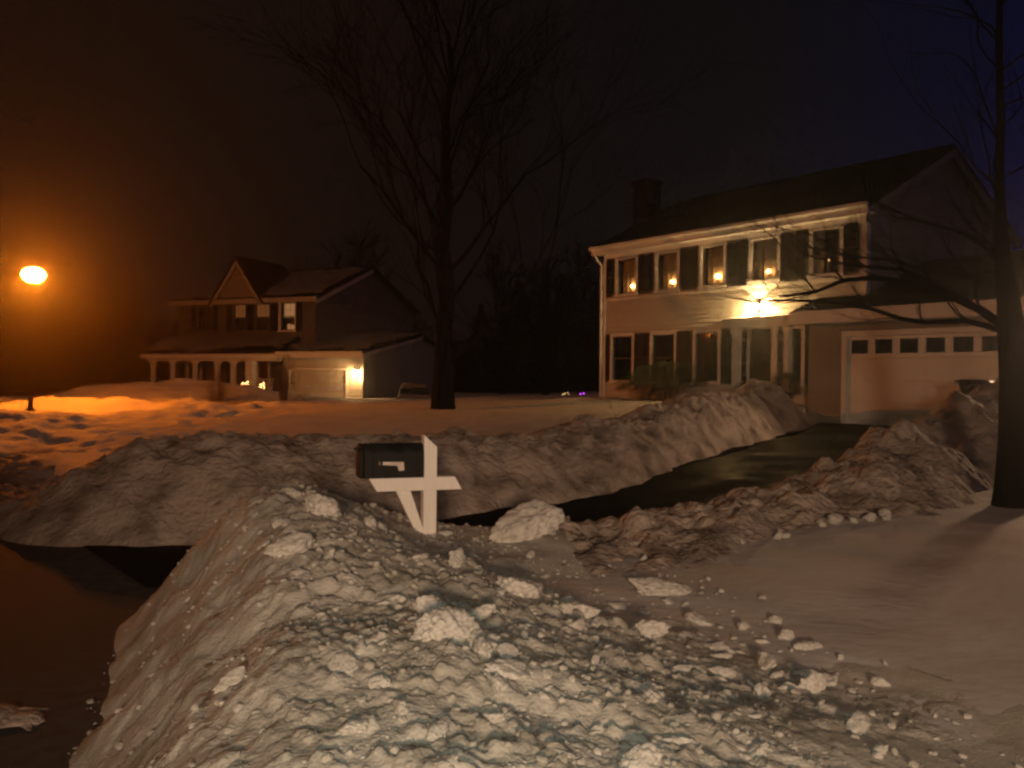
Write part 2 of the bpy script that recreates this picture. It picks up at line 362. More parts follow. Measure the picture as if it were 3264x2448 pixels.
# ------------------------------------------------------------------ snow chunks
def ico(sub):
    t = (1 + 5 ** .5) / 2
    V = [Vector(v).normalized() for v in ((-1, t, 0), (1, t, 0), (-1, -t, 0), (1, -t, 0), (0, -1, t), (0, 1, t), (0, -1, -t), (0, 1, -t), (t, 0, -1), (t, 0, 1), (-t, 0, -1), (-t, 0, 1))]
    F = [(0, 11, 5), (0, 5, 1), (0, 1, 7), (0, 7, 10), (0, 10, 11), (1, 5, 9), (5, 11, 4), (11, 10, 2), (10, 7, 6), (7, 1, 8), (3, 9, 4), (3, 4, 2), (3, 2, 6), (3, 6, 8), (3, 8, 9), (4, 9, 5), (2, 4, 11), (6, 2, 10), (8, 6, 7), (9, 8, 1)]
    for _ in range(sub):
        c = {}; F2 = []
        def mid(a, b):
            k = (min(a, b), max(a, b))
            if k not in c: V.append(((V[a] + V[b]) / 2).normalized()); c[k] = len(V) - 1
            return c[k]
        for a, b, d in F:
            ab, bd, da = mid(a, b), mid(b, d), mid(d, a); F2 += [(a, ab, da), (b, bd, ab), (d, da, bd), (ab, bd, da)]
        F = F2
    return np.array([tuple(v) for v in V]), F
def clod(sub, seed, facets=9, soft=11, rough=.13):
    r = np.random.RandomState(seed); D, F = ico(sub)
    N = r.normal(size=(facets, 3)); N /= np.linalg.norm(N, axis=1)[:, None]; hgt = r.uniform(.55, .95, facets)
    dn = np.maximum(D @ N.T, 1e-3); rr = hgt / dn
    rad = (np.minimum(rr, 3) ** -soft).sum(1) ** (-1 / soft); rad = np.minimum(rad, 1.15)
    nz = fbm(D[:, 0] * 3 + D[:, 2] * 2.1, D[:, 1] * 3 - D[:, 2] * 1.7, 1.3, 3, seed)
    nz2 = fbm(D[:, 0] * 3 - D[:, 2] * 2.6, D[:, 1] * 3 + D[:, 2] * 2.2, .45, 2, seed + 7)
    nz3 = fbm(D[:, 0] * 3 + D[:, 2] * 1.3, D[:, 1] * 3 + D[:, 2] * 2.9, .16, 2, seed + 9)
    V = D * (rad * (1 + rough * 2 * nz + rough * 1.1 * nz2 + rough * .5 * nz3))[:, None]
    return V * np.array([1, r.uniform(.65, 1), r.uniform(.5, .85)]), F
chunk_me = []
for k in range(22):
    V, F = clod(4 if k < 14 else 3, 400 + k, facets=rnd.choice((7, 9, 12)))
    mb = MB().arr(V, F); me = bpy.data.meshes.new('snow_chunk'); me.from_pydata(mb.v, [], mb.f); me.update()
    me.polygons.foreach_set('use_smooth', [True] * len(me.polygons)); me.materials.append(M['chunk']); chunk_me.append(me)
def chunk(x, y, size, label, group=None, k=None, squash=(1, 1, 1), rot=None, sink=.25, z=None):
    o = bpy.data.objects.new('snow_chunk', chunk_me[k if k is not None else rnd.randrange(len(chunk_me))]); COL.objects.link(o)
    o.scale = (size * squash[0], size * squash[1], size * squash[2])
    o.rotation_euler = rot or (rnd.uniform(-.5, .5), rnd.uniform(-.5, .5), rnd.uniform(0, 6.28))
    if z is None: z = float(surf(x, y)[0])
    o.location = (x, y, z + size * squash[2] * (.55 - sink * 1.4))
    return tag(o, label, 'snow chunk', group)
def hit(px, py):
    d = ray(px, py); t = np.arange(1.2, 20, .03); P = np.array(CAM)[None] + t[:, None] * np.array(d)[None]
    h = surf(P[:, 0], P[:, 1]); i = np.argmax(P[:, 2] < h); return P[i, 0], P[i, 1]
# (px, py of the foot, width in px, squash, label)
BIG = [
 (1690, 1705, 235, (1, .8, .72), (.12, -.35, .3), 'biggest snow block, slab shaped, on the pile right of the mailbox post', 3),
 (2110, 1905, 190, (1, .7, .55), (.1, .15, .2), 'flat rounded snow slab at the right edge of the pile', 5),
 (1455, 1808, 80, (.9, .7, 1.15), (.2, .1, 1), 'upright snow chunk just below the mailbox post', 1),
 (1410, 2040, 190, (1, .9, .85), (.1, .1, .6), 'large boulder of snow near the middle of the pile', 7),
 (1530, 2100, 160, (1, .8, .8), (.1, .2, 2), 'pale round snow boulder touching the large boulder in mid pile', 2),
 (730, 2195, 120, (1, .55, .6), (.1, -.5, .7), 'long tilted snow chunk on the scraped left face of the pile', 9),
 (930, 1770, 170, (1, .8, .6), (.1, -.2, .5), 'wide snow clump on the upper left shoulder of the pile', 4),
 (1010, 1640, 130, (1, .8, .8), (.3, .1, 0), 'snow clump on the crest of the pile left of the mailbox', 6),
 (930, 1590, 70, (1, .8, .8), (.3, .1, 0), 'small lump topping the far crest of the pile', 8),
 (1660, 1900, 150, (1, .9, .9), (.2, .3, 1), 'angular snow chunk in the cluster under the slab shaped block', 10),
 (1840, 1955, 170, (1, .7, .6), (.1, .2, 2.4), 'oblong snow chunk left of the flat rounded slab', 11),
 (2580, 2075, 90, (1, .8, .8), (.1, .1, .4), 'lone snow chunk lying out on the smooth yard', 12),
 (2590, 2215, 95, (.75, .5, 1.35), (.1, .5, .2), 'tall broken shard of snow standing at the pile edge', 13),
 (2430, 2230, 75, (1, .8, 1), (.1, .1, .9), 'cone shaped snow lump left of the tall broken shard', 0),
 (2310, 2165, 85, (1, .8, .7), (.1, .1, .4), 'half round snow lump near the right edge of the pile', 5),
 (2210, 2130, 100, (1, .5, .45), (0, .1, 0), 'flat brick shaped snow chunk beside the half round lump', 3),
 (2080, 2235, 95, (1, .8, .7), (.1, .1, 1.4), 'blocky snow chunk above the dark hollow of the pile', 4),
 (1360, 1965, 110, (1, .9, .9), (.1, .3, .8), 'round snow chunk behind the large boulder', 6),
 (1620, 2170, 150, (1, .8, .62), (0, .1, .4), 'smooth oval snow lump in the right half of the pile', 9),
 (1590, 2250, 110, (1, .9, .9), (0, .3, 1.4), 'round snow lump just under the smooth oval lump', 2)]
for px, py, w, sq, rot, lab, k in BIG:
    x_, y_ = hit(px, py)
    if k == 3 and w > 200: x_, y_ = .16, 6.6
    D = y_; size = w / FPX * D * .52
    chunk(x_, y_ + size * .6, size, lab, None, k, sq, rot, sink=.12 if w > 200 else .30)
LAB = ['loose white snow lump lying among many others on the plowed pile', 'loose snow lumps on the plowed pile']
LABY = ['small snow lump scattered on the smooth yard right of the pile', 'snow lumps scattered on the yard']
rs = np.random.RandomState(5); n = 0; tries = 0
while n < 170 and tries < 9000:
    tries += 1
    y_ = rs.uniform(1.9, 7.0); tt = rs.uniform(.22, 1.0)
    xl = np.interp(y_, [1, 3.9, 5.8, 6.7], [-1.25, -2.02, -2.6, -2.72]); xr = np.interp(y_, [1, 3, 3.7, 5.3, 6.4], [2.0, 1.75, 1.55, 1.15, .95])
    x_ = xl + tt * (xr - xl)
    if abs(x_ / y_) > .62 or (tt < .34 and rs.rand() < .75): continue
    s = .022 + .045 * rs.rand() ** 2 + (.035 if rs.rand() < .12 else 0)
    chunk(x_, y_, s, *LAB, squash=(1, rs.uniform(.5, 1), rs.uniform(.4, .8)), sink=.30); n += 1
for k in range(30):
    y_ = rs.uniform(2.7, 6.6); xr = np.interp(y_, [1, 3, 3.7, 5.3, 6.4], [2.0, 1.75, 1.55, 1.15, .95]); x_ = xr + abs(rs.normal()) * .28 - .05
    chunk(x_, y_, .011 + .03 * rs.rand() ** 2.5, *LABY, sink=.15)
for k in range(24):
    s_ = rs.uniform(0, 1); px = 1900 + 1150 * s_; py = np.interp(px, [1850, 2200, 2700, 3100], [1670, 1740, 1660, 1590]) + rs.normal() * 16
    x_, y_ = hit(px, py)
    chunk(x_, y_, .03 + .05 * rs.rand() ** 2, 'loose snow lump at the foot of the near driveway bank', 'snow lumps along the near driveway bank', sink=.15)
# crumbs nobody could count
mb = MB(); proto = [clod(1, 900 + k) for k in range(8)]
Vs = []; Fs = []; off = 0
pts = rs.uniform(size=(9000, 2)); yy = 1.7 + 5.6 * pts[:, 1] ** 1.25
xl = np.interp(yy, [1, 3.9, 5.8, 6.7, 7.4], [-1.25, -2.02, -2.6, -2.72, -2.5]); xr = np.interp(yy, [1, 3, 3.7, 5.3, 6.4, 7.4], [2.0, 1.75, 1.55, 1.15, .95, .9])
tt = pts[:, 0] * 1.08; xx = xl + tt * (xr - xl); ok = (tt > .3) | (rs.uniform(size=len(tt)) < .3); xx = xx[ok]; yy = yy[ok]; ok = (tt[ok] < .8) | (rs.uniform(size=len(xx)) < .3); xx = xx[ok]; yy = yy[ok]; zz = surf(xx, yy)
for i in range(len(xx)):
    V, F = proto[i % 8]; s = .004 + .019 * rs.rand() ** 3.2; a = rs.rand() * 6.28; c, sn = math.cos(a), math.sin(a)
    W = np.stack([V[:, 0] * c - V[:, 1] * sn, V[:, 0] * sn + V[:, 1] * c, V[:, 2]], 1) * s + np.array([xx[i], yy[i], zz[i] - s * .05])
    Vs.append(W); Fs.append(np.array(F) + off); off += len(V)
me = bpy.data.meshes.new('snow_crumbs'); me.from_pydata(np.concatenate(Vs).tolist(), [], np.concatenate(Fs).tolist()); me.update()
me.materials.append(M['plowed'])
o = bpy.data.objects.new('snow_crumbs', me); COL.objects.link(o); tag(o, kind='stuff')

# slush left on the road at lower left
xs = np.arange(-3.3, -1.9, .02); ys = np.arange(3.6, 4.9, .02); X, Y = np.meshgrid(xs, ys); x = X.ravel(); y = Y.ravel()
rr = np.hypot((x + 2.75) / .55, (y - 4.2) / .38) + fbm(x, y, .3, 4, 66) * .9
z = -.16 + .09 * (1 - sstep(.2, 1.2, rr)) + lumps(x, y, .14, .6, 611) * .28 * (rr < 1) + fbm(x, y, .1, 3, 67) * .03
tag(grid_obj('slush_patch', np.stack([x, y, z], 1), len(ys), len(xs), M['bank'], keep=z > -.12), 'low patch of packed slush left on the road beside the pile', 'slush patch')

# ------------------------------------------------------------------ mailbox
def mailbox():
    bx, by = at(1365, 1690, 6.4)[:2]
    t = thing('mailbox', 'dark metal mailbox on a white wooden post with cross arm and brace', 'mailbox', (bx, by, .40), R(19))
    # local -x points to the street (left), -y to the viewer
    w = .05
    mb = MB(); mb.prism([(-w, -.25), (w, -.25), (w, .69), (-w, .78)], lambda p, q, t_: (p, t_, q), -w, w); mb.build('post', M['post'], t, bevel=.004)
    zt = .465; hgt = .098
    mb = MB(); mb.prism([(-.46, zt), (.19, zt), (.245, zt - hgt), (-.40, zt - hgt)], lambda p, q, t_: (p, t_, q), -w - .004, w + .004)
    mb.build('cross_arm', M['post'], t, bevel=.004)
    mb = MB(); mb.prism([(-.255, zt - hgt - .001), (-.145, zt - hgt - .001), (-w + .002, .085), (-w + .002, -.06)], lambda p, q, t_: (p, t_, q), -.035, .035)
    mb.build('brace', M['post'], t, bevel=.004)
    # box: arched tunnel
    hw = .092; z0 = zt + .004; zs = z0 + .158
    prof = [(-hw, z0), (hw, z0)] + [(hw * math.cos(a), zs + hw * math.sin(a)) for a in np.linspace(0, math.pi, 15)]
    mb = MB(); mb.prism(prof, lambda p, q, t_: (t_, p, q), -.50, -.058)
    for xr in (-.44, -.11):                                            # pressed ribs
        pr = [(p * 1.03, z0 + (q - z0) * 1.012) for p, q in prof]; mb.prism(pr, lambda p, q, t_: (t_, p, q), xr - .006, xr + .006)
    body = mb.build('box', M['mailbox'], t, bevel=.004)
    pr = [(p * 1.045, z0 + .001 + (q - z0) * 1.02) for p, q in prof]
    mb = MB(); mb.prism(pr, lambda p, q, t_: (t_, p, q), -.535, -.5025); door = mb.build('door', M['mailbox'], t, bevel=.012)
    MB().box(-.56, -.536, -.02, .02, z0 + .2, z0 + .222).build('latch', M['mailbox'], door)
    # flag lowered on the viewer's side
    fz = z0 + .122; yf = -hw - .012
    mb = MB(); mb.prism([(-.395, fz), (-.215, fz - .004), (-.21, fz - .064), (-.25, fz - .068), (-.262, fz - .030), (-.395, fz - .020)], lambda p, q, t_: (p, t_, q), yf - .004, yf)
    fl = mb.build('flag', M['flag'], t)
    MB().tube([(-.38, yf + .012, fz - .01), (-.38, yf - .008, fz - .01)], .012, 10).build('pivot', M['mailbox'], fl)
mailbox()

# ------------------------------------------------------------------ right house
TH = math.atan2(-.793, .609); A0 = Vector((3.10, 28.8, 0))
Uv = Vector((math.cos(TH), math.sin(TH), 0)); Vv = Vector((-math.sin(TH), math.cos(TH), 0))
def hl(px, py, yl=0):
    """house-local (u, z) where the pixel's ray meets the plane local y = yl"""
    d = ray(px, py); o = CAM - A0; t = (yl - o.dot(Vv)) / d.dot(Vv); p = o + d * t; return p.dot(Uv), p.z
def z3(zx, zy, yl=0): return hl(1850 + zx / 2.212, 600 + zy / 2.212, yl)
W = hl(2763, 700)[0]
house = thing('house', 'two storey colonial house with dark shutters and attached garage, lit above its front door', 'house', A0, TH)

def siding(mb, x0, x1, z0, z1, holes, fn, course=.125, proud=.024, xr=None):
    xsb = sorted({x0, x1} | {h for o_ in holes for h in o_[:2] if x0 < h < x1})
    k = 0; zz = z0
    while zz < z1 - 1e-4:
        zc1 = min(zz + course, z1)
        cuts = sorted({zz, zc1} | {h for o_ in holes for h in o_[2:4] if zz < h < zc1})
        for za, zb in zip(cuts, cuts[1:]):
            pa = proud * (1 - (za - zz) / course); pb = proud * (1 - (zb - zz) / course)
            for xa, xb in zip(xsb, xsb[1:]):
                xm = (xa + xb) / 2; zm = (za + zb) / 2
                if any(o_[0] < xm < o_[1] and o_[2] < zm < o_[3] for o_ in holes): continue
                if xr:
                    l, r_ = xr(zm)
                    xa_, xb_ = max(xa, l), min(xb, r_)
                    if xb_ <= xa_: continue
                else: xa_, xb_ = xa, xb
                mb.quad(fn(xa_, pa, za), fn(xb_, pa, za), fn(xb_, pb, zb), fn(xa_, pb, zb))
                if za == zz: mb.quad(fn(xa_, 0, za), fn(xb_, 0, za), fn(xb_, pa, za), fn(xa_, pa, za))
        zz = zc1

EAVE = 6.02
WIN = []   # u0,u1,z0,z1 openings
def win_from(zxa, zxb, ztop, zbot, lab):
    u0 = z3(zxa, 400)[0]; u1 = z3(zxb, 400)[0]; WIN.append([u0, u1, zbot, ztop, lab]); return WIN[-1]
zu0 = z3(620, 715)[1]; zu1 = EAVE - .42; zl0 = z3(300, 1355)[1]; zl1 = z3(400, 1040)[1]
print('W', W, 'upper win z', zu0, zu1, 'lower', zl0, zl1, 'ledge', z3(1250, 890), z3(1250, 940))
ups = [(268, 398), (548, 690), (862, 1018), (1214, 1395), (1640, 1835)]
lows = [(240, 378), (520, 675), (825, 985)]
UW = [win_from(a, b, zu1, zu0, 'u') for a, b in ups]
LW = [win_from(a, b, zl1, zl0, 'l') for a, b in lows]
LW.append([*[z3(q, 1100)[0] for q in (1495, 1565)], zl0, zl1, 'l']); WIN.append(LW[-1])
dL = z3(1195, 1200)[0]; dR = z3(1352, 1200)[0]; sl0, sl1 = z3(1140, 1200)[0], z3(1182, 1200)[0]; sr0, sr1 = z3(1392, 1200)[0], z3(1440, 1200)[0]
pl0, pl1 = z3(1082, 1200)[0], z3(1128, 1200)[0]; pr0, pr1 = z3(1448, 1200)[0], z3(1485, 1200)[0]
dTop = z3(1270, 990)[1]; entT = z3(1270, 905)[1]; dBot = .95
holes = [(w[0], w[1], w[2], w[3]) for w in WIN] + [(sl0, sr1, dBot, dTop)]
mb = MB(); siding(mb, 0, W, .75, EAVE, holes, lambda x, p, z: (x, -p, z)); mb.build('wall', M['siding'], house)
# gable ends, back, ceiling and floor close the box
D8 = 8.0; RIDGE = EAVE + .5 * (D8 / 2 + .0) * 1.0
gab = lambda z: (0 if z < EAVE else (z - EAVE) * 2, D8 if z < EAVE else D8 - (z - EAVE) * 2)
mb = MB(); siding(mb, 0, D8, .6, RIDGE, [], lambda y, p, z: (W + p, y, z), xr=gab); mb.build('wall', M['siding_dim'], house)  # same siding as the front, colour toned down to shade this end
mb = MB(); siding(mb, 0, D8, .6, RIDGE, [], lambda y, p, z: (-p, y, z), xr=gab); mb.quad((0, D8, .4), (W, D8, .4), (W, D8, EAVE), (0, D8, EAVE)); mb.build('wall', M['siding'], house)
mb = MB(); mb.quad((0, .9, 3.55), (W, .9, 3.55), (W, .9, EAVE), (0, .9, EAVE)); mb.quad((0, .9, .75), (W, .9, .75), (W, .9, 3.55), (0, .9, 3.55)); mb.quad((0, 0.03, 3.55), (W, 0.03, 3.55), (W, .9, 3.55), (0, .9, 3.55))
mb.build('interior', M['room'], house)
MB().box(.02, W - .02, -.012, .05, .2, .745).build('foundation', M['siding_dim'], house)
# roof with chimney
mb = MB(); ov = .38; sl = .5
def rf(y): return EAVE + .10 + sl * y if y <= D8 / 2 else EAVE + .10 + sl * (D8 - y)
mb.prism([(-ov, rf(-ov)), (D8 / 2, rf(D8 / 2)), (D8 + ov, rf(-ov)), (D8 + ov, rf(-ov) + .14), (D8 / 2, rf(D8 / 2) + .16), (-ov, rf(-ov) + .14)], lambda y, z, x: (x, y, z), -.25, W + .25)
roof = mb.build('roof', M['roof'], house)
cu = hl(2065, 600, 4.5)[0]
mb = MB().box(cu - .4, cu + .4, 4.1, 4.8, RIDGE - .4, RIDGE + 1.25).box(cu - .46, cu + .46, 4.04, 4.86, RIDGE + 1.252, RIDGE + 1.40); mb.build('chimney', M['brick'], roof)
# soffit, frieze, fascia, gutter and rake
mb = MB().box(-.24, W + .24, -ov + .03, -.02, EAVE - .20, EAVE - .17)
mb.box(0, W, -.05, -.019, EAVE - .40, EAVE - .203); mb.build('soffit', M['trim'], house)
mb = MB().box(-.25, W + .25, -ov - .02, -ov + .028, EAVE - .22, EAVE + .05); mb.build('fascia', M['trim'], house)
mb = MB(); mb.prism([(-.02, .0), (-.02, .11), (-.135, .11), (-.125, .04), (-.09, 0)], lambda y, z, x: (x, -ov + y - .002, EAVE - .07 + z), -.27, W + .27); mb.build('gutter', M['trim'], house)
mb = MB().tube([(-.17, -ov - .06, EAVE - .05), (-.15, -.2, EAVE - .38), (-.08, -.09, EAVE - .52), (-.06, -.08, 1.0)], .042, 8); mb.build('downspout', M['trim'], house)
for xx in (W + .02, ):
    mb = MB()
    for sgn in (0, 1):
        pts = [(-ov, rf(-ov) - .22), (D8 / 2, rf(D8 / 2) - .22), (D8 / 2, rf(D8 / 2) - .003), (-ov, rf(-ov) - .003)]
        if sgn: pts = [(D8 - p, q) for p, q in pts][::-1]
        mb.prism(pts, lambda y, z, x: (x, y, z), W + .20 + sgn * .004, W + .235 + sgn * .004)
    mb.build('rake_board', M['siding_dim'], house)  # darkened by colour so the gable edge stays in shade
mb = MB().box(-.022, .10, -.045, -.02, .76, EAVE - .402).box(W - .10, W + .04, -.045, -.02, .76, EAVE - .402).box(W + .0205, W + .045, -.019, .11, .76, EAVE - .402); mb.build('corner_board', M['trim'], house)
zb = zu0 - .14
mb = MB().box(.102, W - .102, -.055, -.02, zb - .06, zb + .02); mb.build('belt_trim', M['trim'], house)

CURT = M['curtain']
def window(parent, u0, u1, z0, z1, y=0, curtain=None, mat=None, rows=3, cols=3, sill=True, pane=None, lift=0.0):
    t = .095
    mb = MB()
    mb.box(u0 - t, u0, y - .05, y + .03, z0 - t * .6, z1 + t).box(u1, u1 + t, y - .05, y + .03, z0 - t * .6, z1 + t)
    mb.box(u0 + .0005, u1 - .0005, y - .05, y + .03, z1, z1 + t).box(u0 + .0005, u1 - .0005, y - .047, y + .03, z0 - t * .6, z0)
    f = mb.build('window', mat or M['trim'], parent)
    mb = MB(); zm = (z0 + z1) / 2; s = .04
    for za, zb_, yo in ((z0, zm + .02, .045), (zm - .02, z1, .02)):
        mb.box(u0, u0 + s, y + yo, y + yo + .03, za, zb_).box(u1 - s, u1, y + yo, y + yo + .03, za, zb_)
        mb.box(u0 + s, u1 - s, y + yo + .001, y + yo + .029, za, za + s).box(u0 + s, u1 - s, y + yo + .001, y + yo + .029, zb_ - s, zb_)
        iw = (u1 - u0 - 2 * s) / cols; ih = (zb_ - za - 2 * s) / (rows - 1)
        for c in range(1, cols): mb.box(u0 + s + iw * c - .005, u0 + s + iw * c + .005, y + yo + .006, y + yo + .022, za + s, zb_ - s)
        for r_ in range(1, rows - 1): mb.box(u0 + s, u1 - s, y + yo + .007, y + yo + .021, za + s + ih * r_ - .005, za + s + ih * r_ + .005)
    mb.build('sash', M['siding_far'], f)
    MB().quad((u0 + .005, y + .05, z0 + .005), (u1 - .005, y + .05, z0 + .005), (u1 - .005, y + .05, z1 - .005), (u0 + .005, y + .05, z1 - .005)).build('pane', pane or M['glass'], f)
    if sill: MB().box(u0 - t - .03, u1 + t + .03, y - .085, y - .0505, z0 - t * .6 - .03, z0 - .01).build('sill', mat or M['trim'], f)
    if curtain:
        mb = MB()
        for a, b in curtain:
            n = 14; zt = z1 - .02; zb_ = z0 + lift
            pts = [(u0 + (a + (b - a) * i / n) * (u1 - u0), y + .17 + .025 * math.sin(i * 2.2 + a * 9)) for i in range(n + 1)]
            for (xa, ya), (xb, yb) in zip(pts, pts[1:]): mb.quad((xa, ya, zb_), (xb, yb, zb_), (xb, yb, zt), (xa, ya, zt))
        mb.build('curtain', CURT, f, smooth=True)
    return f
cur = [[(0, 1)]] * 4 + [[(0, .3), (.75, 1)]]
for w, c in zip(UW, cur): window(house, w[0], w[1], w[2], w[3], 0, c)
for w in LW: window(house, w[0], w[1], w[2], w[3], 0)
def shutter(parent, u0, u1, z0, z1, y=-.02):
    mb = MB(); s = .045; zm = (z0 + z1) / 2
    mb.box(u0, u0 + s, y - .035, y, z0, z1).box(u1 - s, u1, y - .035, y, z0, z1)
    for za, zb_ in ((z0, z0 + .08), (zm - .04, zm + .04), (z1 - .07, z1)): mb.box(u0 + s, u1 - s, y - .034, y - .001, za, zb_)
    n = max(6, int((z1 - z0) / .075))
    for i in range(n):
        za = z0 + .08 + (z1 - z0 - .15) * i / n
        mb.quad((u0 + s, y - .03, za), (u1 - s, y - .03, za), (u1 - s, y - .008, za + .06), (u0 + s, y - .008, za + .06))
    mb.quad((u0 + s, y - .004, z0), (u1 - s, y - .004, z0), (u1 - s, y - .004, z1), (u0 + s, y - .004, z1))
    mb.build('shutter', M['shutter'], parent)
def pair(w, left=True, right=True, sw=.36, y=-.02):
    if left: shutter(house, w[0] - .115 - sw, w[0] - .115, w[2] - .06, w[3] + .09, y)
    if right: shutter(house, w[1] + .115, w[1] + .115 + sw, w[2] - .06, w[3] + .09, y)
def mids(ws, sw=.40):
    for i, w in enumerate(ws):
        lw = sw if i == 0 else min(sw, (w[0] - ws[i - 1][1]) / 2 - .135)
        rw = sw if i == len(ws) - 1 else min(sw, (ws[i + 1][0] - w[1]) / 2 - .135)
        if w[0] - .115 - lw < .1: lw = max(.2, w[0] - .115 - .11)
        if w[1] + .115 + rw > W - .1: rw = W - .11 - w[1] - .115
        shutter(house, w[0] - .115 - lw, w[0] - .115, w[2] - .06, w[3] + .09); shutter(house, w[1] + .115, w[1] + .115 + rw, w[2] - .06, w[3] + .09)
mids(UW); mids(LW[:3], .38)
shutter(house, LW[3][1] + .12, LW[3][1] + .42, zl0 - .06, zl1 + .09)

# front entry
mb = MB()
for a, b in ((pl0, pl1), (pr0, pr1)):
    mb.box(a, b, -.10, -.02, dBot, dTop + .02)
    for k in range(3):
        xx = a + (b - a) * (k + .5) / 3; mb.box(xx - (b - a) * .11, xx + (b - a) * .11, -.118, -.1, dBot + .25, dTop - .15)
    mb.box(a - .03, b + .03, -.13, -.0185, dTop - .10, dTop + .0195).box(a - .03, b + .03, -.13, -.0195, dBot - .1, dBot + .16)
mb.box(pl0 - .02, pr1 + .02, -.12, -.02, dTop + .0205, entT - .17)
mb.box(pl0 - .06, pr1 + .06, -.17, -.0205, dTop + .10, dTop + .14)
mb.box(pl1 + .001, sl0 - .001, -.06, -.019, dBot, dTop + .02).box(sr1 + .001, pr0 - .001, -.06, -.019, dBot, dTop + .02)
mb.box(sl1, dL, -.06, .06, dBot, dTop).box(dR, sr0, -.06, .06, dBot, dTop)
ent = mb.build('entry_surround', M['trim'], house, bevel=.004)
mb = MB(); mb.prism([(-.02, -.17), (-.16, -.17), (-.22, -.09), (-.30, -.07), (-.30, -.02), (-.02, .04)], lambda y, z, x: (x, y, entT + z), pl0 - .16, pr1 + .16); mb.build('cornice', M['trim'], ent)
door = MB().box(dL + .01, dR - .01, .0, .045, dBot, dTop - .01)
for i in range(2):
    for j, (za, zb_) in enumerate(((.12, .28), (.33, .66), (.70, .93))):
        xa = dL + .1 + i * ((dR - dL) / 2 - .03); xb = xa + (dR - dL) / 2 - .17; h_d = dTop - dBot
        door.box(xa, xb, -.012, -.0005, dBot + za * h_d, dBot + zb_ * h_d)
door = door.build('front_door', M['dark'], house, bevel=.004)
MB().lathe([(.028, 0), (.03, .02), (.012, .03)], (dR - .09, -.03, dBot + .98), 10).build('handle', M['flag'], door)
for a, b in ((sl0, sl1), (sr0, sr1)):
    mb = MB().box(a, b, -.055, .04, dBot, dBot + .55)
    for k in range(1, 5): zz = dBot + .55 + (dTop - dBot - .55) * k / 5; mb.box(a, b, -.03, .01, zz - .011, zz + .011)
    s_ = mb.build('sidelight', M['trim'], house)
    MB().quad((a, -.005, dBot + .55), (b, -.005, dBot + .55), (b, -.005, dTop), (a, -.005, dTop)).build('pane', M['darkglass'], s_)
MB().box(pl0 - .3, pr1 + .3, -1.3, -.05, .35, dBot - .03).build('front_step', M['siding_dim'], house, bevel=.02)

# wall lantern over the entry
lu, lz = z3(1262, 838)
print('lantern', lu, lz)
lz = max(lz, entT + .16)
lan = MB().box(lu - .07, lu + .07, -.035, -.018, lz - .14, lz + .14).tube([(lu, -.03, lz - .10), (lu, -.10, lz - .13), (lu, -.165, lz - .125)], .014, 8)
lan.lathe([(.03, -.14), (.085, -.11), (.09, -.095)], (lu, -.165, lz), 14)
for k in range(6):
    a = k * math.pi / 3 + .2; lan.tube([(lu + .082 * math.cos(a), -.165 + .082 * math.sin(a), lz - .10), (lu + .10 * math.cos(a), -.165 + .10 * math.sin(a), lz + .085)], .005, 5)
lan.lathe([(.11, .085), (.11, .094), (.085, .135), (.083, .128), (.115, .087)], (lu, -.165, lz), 18)
lan = lan.build('wall_lantern', M['iron'], house)
mb = MB(); mb.lathe([(.03, -.092), (.058, -.07), (.062, .03), (.05, .07), (.02, .082)], (lu, -.165, lz), 16); mb.build('bulb', M['lantern'], lan, smooth=True)
def lamp(name, kind, loc, I, col, radius=.05, target=None, spot=None, blend=.1):
    d = bpy.data.lights.new(name, kind); d.energy = 4 * math.pi * I; d.color = col; d.shadow_soft_size = radius
    o = bpy.data.objects.new(name, d); COL.objects.link(o); o.location = loc
    if target is not None: o.rotation_euler = (Vector(target) - Vector(loc)).to_track_quat('-Z', 'Y').to_euler()
    if spot: d.spot_size = R(spot); d.spot_blend = blend
    return o
def hw(u, y, z): return A0 + Uv * u + Vv * y + Vector((0, 0, z))
lamp("lantern_uplight", 'SPOT', hw(lu, -.165, lz + .15), 14, (1, .60, .24), .015, hw(lu, -.12, lz + 3), 112, .1)

# garage
gP = 1.0
def solve_prot():
    return A0
gy = (Vector((7.56, 21.73, 0)) - A0).dot(Vv); gu0 = (Vector((7.56, 21.73, 0)) - A0).dot(Uv)
print('garage local', gu0, gy)
gL = hl(2700, 1200, gy)[0]; GW = 4.88; gR = gL + GW; gu1 = gR + 1.0
gz0 = .62; gz1 = gz0 + 2.13; GE = 3.36
gh = [(gL, gR, gz0, gz1)]
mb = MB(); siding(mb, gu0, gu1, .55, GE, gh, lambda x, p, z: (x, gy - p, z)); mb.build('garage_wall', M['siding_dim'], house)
gd = -gy; GD = 6.0
mb = MB()
gr0 = lambda y: GE + .08 + .36 * (y - gy)
mb.quad((gu0, gy, .4), (gu0, GD, .4), (gu0, GD, GE), (gu0, 3.0 - 0, gr0(3.0) - .1), (gu0, gy, GE)); mb.quad((gu1, gy, .4), (gu1, GD, .4), (gu1, GD, GE), (gu1, 3.0, gr0(3.0) - .1), (gu1, gy, GE)); mb.build('garage_wall', M['siding_dim'], house)
mb = MB(); go = .42
mb.prism([(gy - go, gr0(gy - go)), (3.2, gr0(3.2)), (7.2, GE - .2), (7.2, GE - .05), (3.2, gr0(3.2) + .14), (gy - go, gr0(gy - go) + .12)], lambda y, z, x: (x, y, z), gu0 - .28, gu1 + .3); mb.build('garage_roof', M['roof'], house)
mb = MB().box(gu0 - .28, gu1 + .3, gy - go - .03, gy - go + .02, GE - .28, GE + .04).box(gu0 - .27, gu1 + .29, gy - go + .021, gy - .02, GE - .27, GE - .24)
mb.build('garage_fascia', M['trim'], house)
